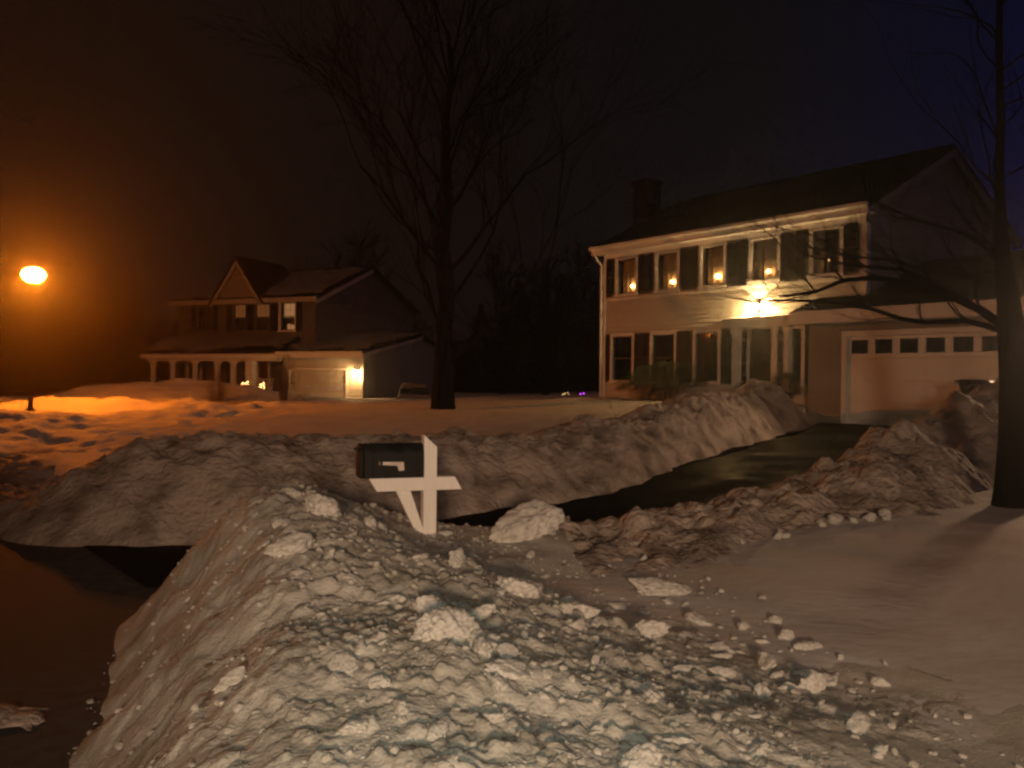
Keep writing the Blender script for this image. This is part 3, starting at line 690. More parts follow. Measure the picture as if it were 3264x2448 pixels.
mb = MB(); mb.prism([(gy - go, gr0(gy - go) - .16), (3.2, gr0(3.2) - .16), (3.2, gr0(3.2) - .002), (gy - go, gr0(gy - go) - .002)], lambda y, z, x: (x, y, z), gu0 - .31, gu0 - .283); mb.build('rake_board', M['trim'], house)
t = .13
mb = MB().box(gL - t, gL, gy - .05, gy + .05, gz0 - .05, gz1 + t).box(gR, gR + t, gy - .05, gy + .05, gz0 - .05, gz1 + t).box(gL + .001, gR - .001, gy - .05, gy + .05, gz1, gz1 + t)
mb.build('garage_door_frame', M['trim'], house, bevel=.005)
gdoor = MB(); gpan = []
secH = (gz1 - gz0) / 4; pw = GW / 8
for s_ in range(4):
    za = gz0 + s_ * secH; zb_ = za + secH - .008
    if s_ < 3:
        gdoor.box(gL, gR, gy + .03, gy + .07, za, zb_)
        for k in range(8):
            xa = gL + k * pw + .07; xb = xa + pw - .14
            m_ = .05
            o_ = [(xa, za + .09), (xb, za + .09), (xb, zb_ - .09), (xa, zb_ - .09)]; i_ = [(xa + m_, za + .09 + m_), (xb - m_, za + .09 + m_), (xb - m_, zb_ - .09 - m_), (xa + m_, zb_ - .09 - m_)]
            for q in range(4):
                a, b = o_[q], o_[(q + 1) % 4]; c, d = i_[(q + 1) % 4], i_[q]
                gdoor.quad((a[0], gy + .0295, a[1]), (b[0], gy + .0295, b[1]), (c[0], gy + .016, c[1]), (d[0], gy + .016, d[1]))
            gdoor.quad(*[(p[0], gy + .016, p[1]) for p in i_])
    else:
        for k in range(8):
            xa = gL + k * pw; wz0 = za + .11; wz1 = zb_ - .08; wa = xa + .085; wb = xa + pw - .085
            gdoor.box(xa, wa, gy + .03, gy + .07, za, zb_).box(wb, xa + pw, gy + .03, gy + .07, za, zb_).box(wa, wb, gy + .03, gy + .07, za, wz0).box(wa, wb, gy + .03, gy + .07, wz1, zb_)
            for (p, q, r_, s2) in ((wa - .02, wa, wz0 - .02, wz1 + .02), (wb, wb + .02, wz0 - .02, wz1 + .02), (wa, wb, wz0 - .02, wz0), (wa, wb, wz1, wz1 + .02)): gdoor.box(p, q, gy + .015, gy + .0299, r_, s2)
            gpan.append((wa, wb, wz0, wz1))
gdoor = gdoor.build('garage_door', M['garage'], house)
for a, b, c, d in gpan: MB().quad((a, gy + .05, c), (b, gy + .05, c), (b, gy + .05, d), (a, gy + .05, d)).build('pane', M['darkglass'], gdoor)
mb = MB().box(gL, gR, gy + .02, gy + .06, gz0 - .03, gz0 - .001); mb.build('weather_strip', M['rubber'], gdoor)
# floodlight at the garage's far corner (just outside the picture)
fl = MB().box(gR + .42, gR + .58, gy - .09, gy - .02, 2.55, 2.75).tube([(gR + .5, gy - .08, 2.65), (gR + .5, gy - .2, 2.62)], .03, 8).tube([(gR + .5, gy - .19, 2.64), (gR + .5, gy - .32, 2.57)], [.05, .08], 12)
fl.build('floodlight', M['iron'], house)
lp = hw(gR + .5, gy - .36, 2.56)
lamp('floodlight_beam', 'SPOT', lp, 70, (1, .60, .33), .25, lp + Vector((-3.2, -4.2, -1.3)), 150, .5)

# electric candles in upstairs windows
CL = ['electric candle glowing in the leftmost upstairs window', 'electric candle glowing in the second upstairs window from the left', 'bright electric candle in the middle upstairs window with the lit curtain', 'electric candle in the upstairs window right above the door lantern', 'faint electric candle in the rightmost upstairs window behind branches']
cpx = [(350, 698), (632, 665), (952, 632), (1310, 594), (1730, 538)]
for i, (w, (cx_, cy_)) in enumerate(zip(UW, cpx)):
    u = z3(cx_, cy_)[0]; p = hw(u, .115, w[2] + .0)
    MB_ = thing('window_candle', CL[i], 'candle lamp', p, TH, 'electric candles in the upstairs windows')
    zc = .20 if i < 4 else .3
    MB().lathe([(.05, .0), (.05, .012), (.016, .02), (.014, zc - .02), (.02, zc - .01)], k=12).build('stick', M['trim'], MB_)
    s = (.07, .072, .088, .066, .045)[i]
    MB().lathe([(s * .35, zc - .012), (s * .85, zc + s * .35), (s, zc + s * .8), (s * .75, zc + s * 1.35), (s * .15, zc + s * 1.65)], k=12).build('bulb', M['candle'] if i < 4 else M['candle_dim'], MB_, smooth=True)

# ------------------------------------------------------------------ shrubs
def shrub(name, label, loc, rx, rz_, n_t, n_l, seed, group=None, mat='leaf', up=.5, leaf=.035):
    r = random.Random(seed); t = thing(name, label, 'shrub', loc, 0, group)
    mb = MB(); lf = MB()
    for k in range(n_t):
        a = r.uniform(0, 6.283); e = r.uniform(up, 1); l = r.uniform(.6, 1.05)
        tip = Vector((math.cos(a) * rx * (1 - e * e) ** .5 * l * 1.15, math.sin(a) * rx * (1 - e * e) ** .5 * l * 1.15, rz_ * e * l))
        b = Vector((math.cos(a) * .06, math.sin(a) * .06, -.1)); mid = b.lerp(tip, .5) + Vector((r.uniform(-.08, .08) * rx, r.uniform(-.08, .08) * rx, .06 * rz_))
        mb.tube([b, mid, tip], [.012, .008, .003], 4, False)
        for q in range(3):
            s_ = mid.lerp(tip, r.uniform(0, .8)); d = Vector((r.gauss(0, 1), r.gauss(0, 1), r.gauss(.5, .8))).normalized() * r.uniform(.12, .3) * rz_
            mb.tube([s_, s_ + d * .5 + Vector((0, 0, .01)), s_ + d], [.005, .004, .002], 3, False)
    mb.build('stem', M['twig'], t)
    for k in range(n_l):
        a = r.uniform(0, 6.283); cz = r.uniform(-.1, 1); rad = (max(0, 1 - cz * cz) ** .5) * r.uniform(.55, 1.08) ** .5
        bump = 1 + .25 * math.sin(a * 3 + seed) + .18 * math.sin(cz * 7 + a * 5)
        p = Vector((math.cos(a) * rx * rad * bump, math.sin(a) * rx * rad * bump, rz_ * (.5 + .5 * cz) * (.85 + .15 * bump)))
        d = Vector((r.gauss(0, 1), r.gauss(0, 1), r.gauss(.3, 1))).normalized() * leaf * r.uniform(.6, 1.5); s2 = d.orthogonal().normalized() * leaf * .45
        lf.quad(p - s2 * .2, p + d * .5 + s2, p + d, p + d * .5 - s2)
    if n_l: lf.build('foliage', M[mat], t)
    return t
p = hw(z3(760, 1300)[0], -.95, .9); shrub('shrub', 'wide dark shrub under the lower windows of the lit house', p, 1.05, 1.25, 60, 5200, 3)
p = hw(z3(590, 1300)[0], -.9, .9); shrub('shrub', 'lower dark shrub between two lower windows of the lit house', p, .7, .9, 40, 2600, 4)
p = hw(z3(1545, 1420)[0], -.75, .85); shrub('shrub', 'dark shrub between the front door and the garage', p, .5, 1.0, 40, 2200, 5)

# ------------------------------------------------------------------ left house
LH = thing('house', 'farther two storey house with steep gable, front porch and snowy roof', 'house', at(1157, 1200, 40.4).xy.to_3d(), R(-24))
LO = Vector(LH.location); LU = Vector((math.cos(R(-24)), math.sin(R(-24)), 0)); LV = Vector((-LU.y, LU.x, 0))
def lpt(px, py, Yd):
    d = ray(px, py); o = CAM - LO; return o + d * (((Yd - 42) - o.dot(LV)) / d.dot(LV))
def lx(px, Yd): return lpt(px, 1200, Yd).dot(LU)
def lz_(py, Yd, px=800): return lpt(px, py, Yd).z + LO.z
yF = 1.6; yP = 0.0                                    # upper/front wall at y=1.6, porch line y=0
x0 = lx(565, 43.6); x1 = lx(1004, 43.6); gx0 = lx(905, 42.3); gx1 = lx(1155, 42.2); px0 = lx(478, 42)
E2 = lz_(960, 43.4, 640); DP = 9.5
print('left house', x0, x1, gx0, gx1, px0, E2)
uw = [(742, 784), (811, 860), (890, 941)]
wz1 = lz_(969, 43.6); wz0 = lz_(1054, 43.6); wmid = lz_(1013, 43.6)
W2 = [(lx(a, 43.6) + .05, lx(b, 43.6) - .05, wz0, wz1) for a, b in uw] + [(lx(628, 43.6), lx(672, 43.6), wz0, wz1)]
pw_ = [(lx(a, 43.6), lx(b, 43.6), 1.25, 2.55) for a, b in ((600, 640), (690, 735))]
rd = (lx(825, 43.6), lx(857, 43.6), .75, 2.55)
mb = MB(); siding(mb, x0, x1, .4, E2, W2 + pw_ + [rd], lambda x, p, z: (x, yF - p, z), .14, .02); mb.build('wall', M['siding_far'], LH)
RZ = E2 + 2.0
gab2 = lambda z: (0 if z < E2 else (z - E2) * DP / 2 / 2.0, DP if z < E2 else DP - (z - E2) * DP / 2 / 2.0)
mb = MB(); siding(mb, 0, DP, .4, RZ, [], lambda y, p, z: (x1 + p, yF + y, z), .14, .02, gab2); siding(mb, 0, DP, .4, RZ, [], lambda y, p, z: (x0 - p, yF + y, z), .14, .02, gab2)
mb.quad((x0, yF + DP, 0), (x1, yF + DP, 0), (x1, yF + DP, E2), (x0, yF + DP, E2)); mb.build('wall', M['siding_far'], LH)
mb = MB(); o2 = .4; s2 = 2.0 / (DP / 2)
mb.prism([(-o2, E2 + .05 - o2 * s2), (DP / 2, RZ + .05), (DP + o2, E2 + .05 - o2 * s2), (DP + o2, E2 + .2 - o2 * s2), (DP / 2, RZ + .22), (-o2, E2 + .2 - o2 * s2)], lambda y, z, x: (x, yF + y, z), x0 - .35, x1 + .35)
roof2 = mb.build('roof', M['roof'], LH)
def snowroof(parent, xa, xb, fz, ya, yb, seed, th=.12, edge=.5):
    xs_ = np.arange(xa, xb, .12); ts = np.linspace(0, 1, 22); T, Xg = np.meshgrid(ts, xs_)
    yl = ya + edge * (.6 + fbm(Xg, Xg * 0, 1.6, 3, seed) * 1.1); yy_ = yl + (yb - yl) * T
    zz_ = fz(yy_) + th * np.clip(T * 9, 0, 1) ** .5 * (1 + .8 * fbm(Xg, yy_, .8, 3, seed + 1)) - .02
    o = grid_obj('roof_snow', np.stack([Xg.ravel(), yy_.ravel(), zz_.ravel()], 1), len(xs_), len(ts), M['snow_dim']); o.parent = parent; return o
snowroof(roof2, x0 - .2, x1 + .3, lambda y: E2 + .2 + (y - yF) * s2, yF - .3, yF + DP / 2 - .5, 21)
mb = MB().box(x0 - .35, x1 + .35, yF - o2 - .04, yF - o2 + .03, E2 - .22, E2 + .02).box(x0 - .3, x1 + .3, yF - o2 + .031, yF - .02, E2 - .2, E2 - .17); mb.build('fascia', M['trim_dim'], LH)
mb = MB()
mb.prism([(-o2, E2 - .2 - o2 * s2), (DP / 2, RZ - .2), (DP / 2, RZ + .048), (-o2, E2 + .048 - o2 * s2)], lambda y, z, x: (x, yF + y, z), x1 + .3, x1 + .34); mb.build('rake_board', M['trim_dim'], LH)
# front gable
ga, gb, gc, gzp = lx(684, 43.4), lx(832, 43.4), lx(758, 43.4), lz_(828, 43.4)
mb = MB(); gg = lambda z: (ga + (gc - ga) * (z - E2) / (gzp - E2), gb + (gc - gb) * (z - E2) / (gzp - E2))
siding(mb, ga, gb, E2 - .25, gzp, [], lambda x, p, z: (x, yF - .18 - p, z), .14, .02, lambda z: gg(max(z, E2)))
gw = mb.build('gable', M['siding_dim'], LH)
for sgn, xe in ((-1, ga), (1, gb)):
    d = Vector((gc - xe, 0, gzp - E2)).normalized(); xo = xe - d.x * .35; zo = E2 - d.z * .35
    nx_, nz_ = -d.z * (1 if sgn > 0 else -1) * -1, abs(d.x)
    nrm = Vector((abs(d.z) * sgn, 0, abs(d.x)))
    a = Vector((xo, 0, zo)); b = Vector((gc, 0, gzp)); a2 = a + nrm * .13; b2 = Vector((gc, 0, gzp + .13 / abs(d.x)))
    mb = MB(); mb.prism([(a.x, a.z), (b.x, b.z), (b2.x, b2.z), (a2.x, a2.z)], lambda x, z, y: (x, y, z), yF - .45, yF + 3.5); mb.build('gable_roof', M['roof'], LH)
    a3 = a - nrm * .16; b3 = Vector((gc, 0, gzp - .16 / abs(d.x)))
    mb = MB(); mb.prism([(a3.x, a3.z), (b3.x, b3.z), (b.x, b.z - .003), (a.x, a.z - .003)], lambda x, z, y: (x, y, z), yF - .44, yF - .38); mb.build('rake_board', M['trim_dim'], gw)
for i, w in enumerate(W2):
    f = window(LH, w[0], w[1], w[2], w[3], yF, None, M['trim'] if i == 2 else M['siding_far'], rows=3, cols=3)
    if i < 2: MB().quad((w[0], yF + .12, wmid), (w[1], yF + .12, wmid), (w[1], yF + .12, w[3]), (w[0], yF + .12, w[3])).build('lit_shade', M['lit1'], f)
    if i == 2:
        mb = MB(); mb.quad((w[0], yF + .3, wmid), (w[1], yF + .3, wmid), (w[1], yF + .3, w[3]), (w[0], yF + .3, w[3]))
        mb.quad((w[0] + .2, yF + .31, w[2]), (w[1], yF + .31, w[2]), (w[1], yF + .31, w[2] + .25), (w[0] + .2, yF + .31, w[2] + .35)); mb.build('lit_shade', M['lit2'], f)
for w in W2:
    for a, b in ((w[0] - .46, w[0] - .12), (w[1] + .12, w[1] + .46)):
        if any(a < q[1] + .1 and b > q[0] - .1 for q in W2 if q is not w): b = a + (b - a)
        if b - a > .1 and a > x0: shutter(LH, a, b, w[2] - .05, w[3] + .05, yF - .021 - (.04 if a > w[1] else 0))
MB().quad((x0, yF + .7, .4), (x1, yF + .7, .4), (x1, yF + .7, E2), (x0, yF + .7, E2)).build('interior', M['room'], LH)
for w in pw_: window(LH, *w, yF, None, M['trim'], pane=M['darkglass'])
mb = MB().box(rd[0] + .03, rd[1] - .03, yF, yF + .05, rd[2], rd[3]); rdo = mb.build('front_door', M['red'], LH)
V = [((rd[0] + rd[1]) / 2 + .17 * math.cos(a), yF - .02, 1.95 + .17 * math.sin(a)) for a in np.linspace(0, 6.283, 17)]
MB().tube(V, .06, 7).build('wreath', M['wreath'], rdo, smooth=True)
mb = MB().box(rd[0] - .09, rd[0] + .0295, yF - .05, yF - .021, rd[2], rd[3] + .1).box(rd[1] - .0295, rd[1] + .09, yF - .05, yF - .021, rd[2], rd[3] + .1); mb.build('door_frame', M['trim'], LH)
# porch roof, fascia, posts
PE = lz_(1138, 42, 800)
prz = lambda y: PE + .16 + (y + .35) * .40
mb = MB(); mb.prism([(-.35, prz(-.35)), (yF - .02, prz(yF)), (yF - .02, prz(yF) + .13), (-.35, prz(-.35) + .12)], lambda y, z, x: (x, y, z), px0 - .45, gx0 - .002); proof = mb.build('porch_roof', M['roof'], LH)
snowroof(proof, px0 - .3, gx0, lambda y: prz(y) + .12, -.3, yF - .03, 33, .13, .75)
mb = MB().box(px0 - .40, gx0 - .003, -.34, -.29, PE - .08, PE + .15).box(px0 - .2, gx0 - .003, -.09, .09, PE - .20, PE - .082).box(px0 - .38, gx0 - .003, -.289, yF - .03, PE - .078, PE - .05); mb.build('porch_beam', M['trim'], LH)
posts = [488, 551, 622, 694, 745]
for q in posts:
    xq = lx(q, 42); mb = MB().box(xq - .09, xq + .09, -.09, .09, .3, PE - .201).box(xq - .12, xq + .12, -.12, .12, PE - .42, PE - .36)
    for sg in (-1, 1):
        arc = [(xq + sg * (.0905 + .42 * (1 - math.cos(a))), PE - .62 + .42 * math.sin(a)) for a in np.linspace(.0, math.pi / 2, 8)]
        poly = arc + [(xq + sg * .0905, PE - .2005)]
        mb.prism(poly if sg < 0 else poly[::-1], lambda x, z, y: (x, y, z), -.03, .03)
    mb.build('porch_post', M['trim'], LH)
xq = lx(800, 42); MB().box(xq - .2, xq + .2, -.2, .2, .3, PE - .201).build('porch_post', M['trim'], LH)
MB().box(px0 - .3, gx0 - .01, -.3, yF - .03, .2, .72).build('porch_floor', M['siding_far'], LH)
mb = MB()
for k in range(10): xx = lx(812, 42) + k * .12; mb.box(xx - .012, xx + .012, -.012, .012, .72, 1.45)
mb.box(lx(810, 42), lx(812, 42) + 1.2, -.025, .025, 1.451, 1.49); mb.build('railing', M['trim'], LH)
# garage wing
gy2 = .25; ggd = (lx(925, 42.25), lx(1104, 42.25), .35, lz_(1182, 42.25, 1000))
ggd = (ggd[0], ggd[1], .2, lz_(1180, 42.25, 1000))
mb = MB(); siding(mb, gx0, gx1, .2, PE + .1, [ggd], lambda x, p, z: (x, gy2 - p, z), .14, .02); mb.build('garage_wall', M['siding'], LH)
gsl = .19; grz = lambda y: PE + .16 + (y + .35) * gsl
GB = 8.5; mb = MB(); siding(mb, gy2, GB, .2, grz(GB / 2 + 1), [], lambda y, p, z: (gx1 + p, y, z), .14, .02, lambda z: (gy2 if z < PE + .2 else -.35 + (z - PE - .16) / gsl + .1, GB)); mb.build('garage_wall', M['siding_dim'], LH)
mb = MB(); mb.prism([(-.35, grz(-.35)), (GB / 2 + 1, grz(GB / 2 + 1)), (GB + 1, grz(0)), (GB + 1, grz(0) + .12), (GB / 2 + 1, grz(GB / 2 + 1) + .13), (-.35, grz(-.35) + .12)], lambda y, z, x: (x, y, z), gx0, gx1 + .35); grf = mb.build('garage_roof', M['roof'], LH)
snowroof(grf, x1 + .05, gx1 + .3, lambda y: grz(y) + .12, -.3, GB / 2 + 1, 43, .14, .8); snowroof(grf, gx0, x1 + .05, lambda y: grz(y) + .12, -.3, yF - .05, 44, .14, .8)
mb = MB().box(gx0, gx1 + .36, -.40, -.351, PE - .06, PE + .26).box(gx0, gx1 + .3, -.3505, gy2 - .03, PE - .04, PE - .01); mb.build('garage_fascia', M['trim'], LH)
mb = MB(); mb.prism([(-.35, grz(-.35) - .18), (GB / 2 + 1, grz(GB / 2 + 1) - .18), (GB / 2 + 1, grz(GB / 2 + 1) - .002), (-.35, grz(-.35) - .002)], lambda y, z, x: (x, y, z), gx1 + .351, gx1 + .385); mb.build('rake_board', M['trim_dim'], LH)
mb = MB(); nsec = 5; hh = (ggd[3] - ggd[2]) / nsec
for k in range(nsec):
    if k == 2:
        mb.box(ggd[0], ggd[1], gy2 + .04, gy2 + .08, ggd[2] + k * hh, ggd[2] + (k + 1) * hh - .01)
    else:
        mb.box(ggd[0], ggd[1], gy2 + .04, gy2 + .08, ggd[2] + k * hh, ggd[2] + (k + 1) * hh - .01)
        for q in range(8): xa = ggd[0] + (ggd[1] - ggd[0]) * q / 8; mb.box(xa + .05, xa + (ggd[1] - ggd[0]) / 8 - .05, gy2 + .025, gy2 + .0395, ggd[2] + k * hh + .07, ggd[2] + (k + 1) * hh - .08)
g2 = mb.build('garage_door', M['siding'], LH)
for q in range(8):
    xa = ggd[0] + (ggd[1] - ggd[0]) * q / 8; wdt = (ggd[1] - ggd[0]) / 8
    MB().box(xa + .09, xa + wdt - .09, gy2 + .028, gy2 + .039, ggd[2] + 2 * hh + .08, ggd[2] + 3 * hh - .09).build('pane', M['paleglass'], g2)
t = .1
MB().box(ggd[0] - t, ggd[0], gy2 - .05, gy2 + .05, .2, ggd[3] + t).box(ggd[1], ggd[1] + t, gy2 - .05, gy2 + .05, .2, ggd[3] + t).box(ggd[0] + .001, ggd[1] - .001, gy2 - .05, gy2 + .05, ggd[3], ggd[3] + t).build('garage_door_frame', M['trim'], LH)
lp2 = Vector((lx(1131, 42), 0, lz_(1190, 42, 1131)))
ln = MB().box(lp2.x - .07, lp2.x + .07, gy2 - .06, gy2 - .021, lp2.z - .2, lp2.z + .2).tube([(lp2.x, gy2 - .04, lp2.z - .15), (lp2.x, gy2 - .2, lp2.z - .2)], .02, 6)
ln.lathe([(.16, .17), (.05, .27), (.01, .33)], (lp2.x, gy2 - .24, lp2.z), 8)
for k in range(4): ln.tube([(lp2.x + .12 * math.cos(k * 1.571 + .78), gy2 - .24 + .12 * math.sin(k * 1.571 + .78), lp2.z - .17), (lp2.x + .15 * math.cos(k * 1.571 + .78), gy2 - .24 + .15 * math.sin(k * 1.571 + .78), lp2.z + .17)], .012, 5)
ln = ln.build('wall_lantern', M['iron'], LH)
mb = MB(); mb.lathe([(.05, -.16), (.10, -.15), (.125, .14), (.06, .16)], (lp2.x, gy2 - .24, lp2.z), 12); mb.build('lantern_glass', M['lantern_far'], ln, smooth=True)

# lit shrubs, plain shrubs before the left house
def string_lights(label, c, w, h, n, mat, seed, name='string_lights', r0=.019):
    t = thing(name, label, 'string lights', c, 0); r = random.Random(seed); mb = MB(); pts = []
    for k in range(n):
        f = k / n; a = f * 6.283 * 4.2; rr = w * (1 - f * .55)
        pts.append(Vector((math.cos(a) * rr, math.sin(a) * rr * .6, f * h + r.uniform(-.03, .03))))
    wire = MB().tube(pts, .006, 4, False); wire.build('wire', M['rubber'], t)
    for p_ in pts: mb.lathe([(r0 * .4, -r0), (r0, 0), (r0 * .3, r0 * 1.4)], p_ + Vector((0, -.02, 0)), 6)
    o = mb.build('bulb', mat, t); return t
cl = at(781, 1258, 40.6); string_lights('warm string lights wrapped round a low shrub left of the wide porch post', cl + Vector((0, 0, .05)), .28, .55, 30, M['fairy'], 3)
shrub('shrub', 'small shrub wrapped in warm lights left of the wide porch post', cl + Vector((0, 0, -.35)), .3, .85, 30, 300, 21)
cl = at(835, 1258, 41.0); string_lights('shorter strand of warm string lights before the red door', cl + Vector((0, 0, .05)), .17, .52, 20, M['fairy'], 5)
shrub('shrub', 'small shrub wrapped in warm lights before the red door', cl + Vector((0, 0, -.35)), .2, .8, 24, 200, 22)
p = at(672, 1292, 36.0); shrub('shrub', 'round dark evergreen shrub poking from the snow before the porch', p + Vector((0, 0, -.25)), .55, .75, 40, 2500, 31)
p = at(690, 1330, 33.0); shrub('shrub', 'tall bare shrub with thin upright stems before the porch', p + Vector((0, 0, -.1)), .75, 2.3, 46, 0, 32, up=.7)
p = at(735, 1345, 31.5); shrub('shrub', 'spreading bare shrub before the porch, nearest the lawn', p + Vector((0, 0, -.1)), 1.0, 1.35, 60, 500, 33, up=.35)
p = at(905, 1320, 34.5); shrub('shrub', 'tall upright dark shrub before the far garage door', p + Vector((0, 0, -.1)), .55, 2.5, 60, 900, 34, up=.75)
p = at(960, 1318, 34.0); shrub('shrub', 'low bare shrub in the snow before the far garage', p + Vector((0, 0, -.1)), .8, .9, 40, 200, 35, up=.3)

# ------------------------------------------------------------------ street lamp
def street_lamp():
    p = at(96, 1345, 26); t = thing('street_lamp', 'glowing orange street lamp on a dark post in the snow at left', 'street lamp', (p.x, p.y, p.z - .1))
    top = at(107, 875, 26); H = top.z - p.z + .1; dx = top.x - p.x
    mb = MB().tube([(0, 0, -.6), (0, 0, .45)], [.13, .12], 12).tube([(0, 0, .45), (dx * .5, 0, H * .5), (dx, 0, H - .36)], [.075, .06, .05], 12).lathe([(.12, .45), (.14, .48), (.085, .54)], (0, 0, 0), 12)
    mb.build('pole', M['iron'], t)
    mb = MB(); mb.lathe([(.06, -.38), (.13, -.34), (.13, -.3), (.20, -.265), (.10, -.25)], (dx, 0, H), 16); mb.build('collar', M['iron'], t)
    mb = MB(); mb.lathe([(.14, -.25), (.28, -.14), (.34, -.02), (.30, .10), (.18, .19), (.03, .225)], (dx, 0, H), 24); mb.build('globe', M['sodium'], t, smooth=True)
    mb = MB(); mb.lathe([(.165, .212), (.12, .26), (.03, .29), (.02, .37)], (dx, 0, H), 16); mb.build('cap', M['iron'], t)
street_lamp()
_p = at(107, 875, 26); lamp('street_lamp_downlight', 'SPOT', _p + Vector((0, 0, -.34)), 600, (1, .205, .010), .12, _p + Vector((.35, -.9, -3)), 164, .35)

# ------------------------------------------------------------------ trees
def grow(r, mbs, p, d, l, rad, depth, maxd, spread=.55, kids=(3, 4), curl=.18, upb=.12, k=5, minr=.006, sh=.72):
    n = 4 if depth < 3 else 3; pts = [p]; rr = [rad]; q = p.copy(); dd = d.copy()
    for i in range(n):
        dd = (dd + Vector((r.gauss(0, curl), r.gauss(0, curl), r.gauss(upb, curl)))).normalized(); q = q + dd * (l / n); pts.append(q.copy()); rr.append(max(minr * .6, rad * (1 - .5 * (i + 1) / n)))
    mbs[0 if depth == 0 else 1].tube(pts, rr, max(3, k - depth), False)
    if depth >= maxd: return
    m = r.randint(*kids)
    for j in range(m):
        f = r.uniform(.35, 1) if j else 1.0
        i = min(n, int(f * n)); base = pts[i]
        az = r.uniform(0, 6.283); o_ = dd.orthogonal().normalized(); o_ = Matrix.Rotation(az, 3, dd) @ o_
        nd = (dd + o_ * math.tan(spread * r.uniform(.6, 1.3))).normalized()
        grow(r, mbs, base, nd, l * sh * r.uniform(.75, 1.1), max(minr, rr[i] * (.62 if j else .8)), depth + 1, maxd, spread, kids, curl, upb, k, minr, sh)
def tree(label, base, H, rad, seed, maxd=5, spread=.5, limbs=7, fork=.2, group=None, kids=(3, 4), lean=(0, 0), name='bare_tree', minr=.008):
    r = random.Random(seed); t = thing(name, label, 'tree', base, 0, group); a, b = MB(), MB()
    P = []; n = 9; x_ = y_ = 0
    for i in range(n + 1):
        f = i / n; P.append(Vector((lean[0] * f * f + (r.gauss(0, .05) * H * .1 if i > 1 else 0), lean[1] * f * f, H * .72 * f - (.4 if i == 0 else 0))))
    rr = [rad * (1.35 if i == 0 else (1 - .8 * i / n)) for i in range(n + 1)]
    a.tube(P, rr, 12, False)
    for j in range(limbs * 2):
        f = fork + (1 - fork) * ((j + r.random()) / (limbs * 2)); i = f * n; i0 = min(n - 1, int(i)); p = P[i0].lerp(P[i0 + 1], i - i0)
        az = j * 2.4 + r.uniform(-.4, .4); el = .55 + .8 * f
        d = Vector((math.cos(az) * math.cos(el), math.sin(az) * math.cos(el), math.sin(el)))
        grow(r, (b, b), p, d, H * .27 * (1.15 - .55 * f), rad * .25 * (1.1 - .6 * f), 1, maxd, spread, kids, .12, .06, 6, minr)
    a.build('trunk', M['bark'], t, smooth=True); b.build('crown', M['bark'], t, smooth=True); return t
p = at(1412, 1312, 25); tree('large bare tree standing on the lawn between the two houses', (p.x, p.y, p.z - .05), 15.5, .31, 3, 5, .5, 9, .12, minr=.006)

# tree at the right edge: trunk plus limbs reaching over the garage front
def right_tree():
    r = random.Random(12); p = at(3222, 1588, 9.2); t = thing('bare_tree', 'dark tree trunk at the right edge with limbs reaching before the garage', 'tree', (0, 0, 0))
    a, b = MB(), MB(); D = 9.2
    def q(px, py, dd=D): return at(px, py, dd)
    tr = [q(3228, 1680), q(3226, 1585), q(3222, 1530), q(3228, 1400), q(3228, 1200), q(3222, 1040), q(3213, 940), q(3198, 840), q(3190, 720), q(3184, 560), q(3190, 380), q(3184, 150), q(3190, -200), q(3200, -700)]
    a.tube(tr, [.24, .19, .155, .14, .132, .13, .11, .085, .065, .05, .042, .035, .025, .015], 14, False)
    lim = [
     ([q(3214, 1050), q(3120, 985, 9.0), q(3000, 930, 8.8), q(2900, 900, 8.6), q(2790, 885, 8.4), q(2690, 893, 8.2), q(2600, 930, 8.1), q(2490, 945, 8.0)], .075, .012),
     ([q(3220, 1060), q(3080, 1022, 8.9), q(2950, 1028, 8.7), q(2870, 1015, 8.5), q(2780, 985, 8.3), q(2640, 962, 8.2), q(2520, 957, 8.1), q(2400, 962, 8.0), q(2310, 945, 7.9)], .05, .006),
     ([q(3120, 985, 9.0), q(3010, 920, 9.1), q(2880, 860, 9.2), q(2760, 850, 9.1), q(2650, 835, 9.0), q(2560, 810, 8.9)], .05, .008),
     ([q(3205, 930), q(3090, 880, 9.3), q(2960, 860, 9.3), q(2840, 830, 9.2), q(2700, 815, 9.1), q(2590, 790, 9)], .04, .006),
     ([q(3198, 850), q(3165, 800, 9.3), q(3060, 740, 9.4), q(2920, 700, 9.4), q(2780, 640, 9.4), q(2620, 600, 9.3)], .045, .008),
     ([q(2600, 930, 8.1), q(2540, 860, 8.1), q(2470, 760, 8.1), q(2400, 705, 8.1), q(2330, 690, 8.1)], .014, .003),
     ([q(2690, 893, 8.2), q(2600, 800, 8.2), q(2500, 735, 8.2), q(2420, 690, 8.2)], .014, .003),
     ([q(2760, 850, 9.1), q(2660, 780, 9.0), q(2560, 740, 9.0), q(2440, 720, 9.0), q(2330, 715, 8.9)], .014, .003)]
    for P, r0, r1 in lim:
        n = len(P); r0 *= .72; rr = [r0 + (r1 - r0) * (i / (n - 1)) ** .8 for i in range(n)]
        b.tube(P, rr, 7, False)
        for i in range(1, n):
            for k in range(2):
                if r.random() < .7:
                    d = (P[i] - P[i - 1]).normalized(); d = (d + Vector((r.uniform(-.5, .2), r.uniform(-.6, .6), r.uniform(-.15, .7)))).normalized()
                    grow(r, (b, b), P[i], d, r.uniform(.35, .75), max(.004, rr[i] * .4), 2, 4, .5, (2, 3), .2, .05, 5, .0025, .7)
    for i in range(6, 13):
        for k in range(4):
            az = r.uniform(0, 6.283); d = Vector((math.cos(az), math.sin(az), r.uniform(.1, .9))).normalized()
            grow(r, (b, b), tr[i].lerp(tr[i + 1], r.random()), d, r.uniform(.7, 1.3), .014, 2, 4, .45, (2, 3), .16, .05, 5, .003, .72)
    a.build('trunk', M['bark'], t, smooth=True); b.build('crown', M['bark'], t, smooth=True)
right_tree()

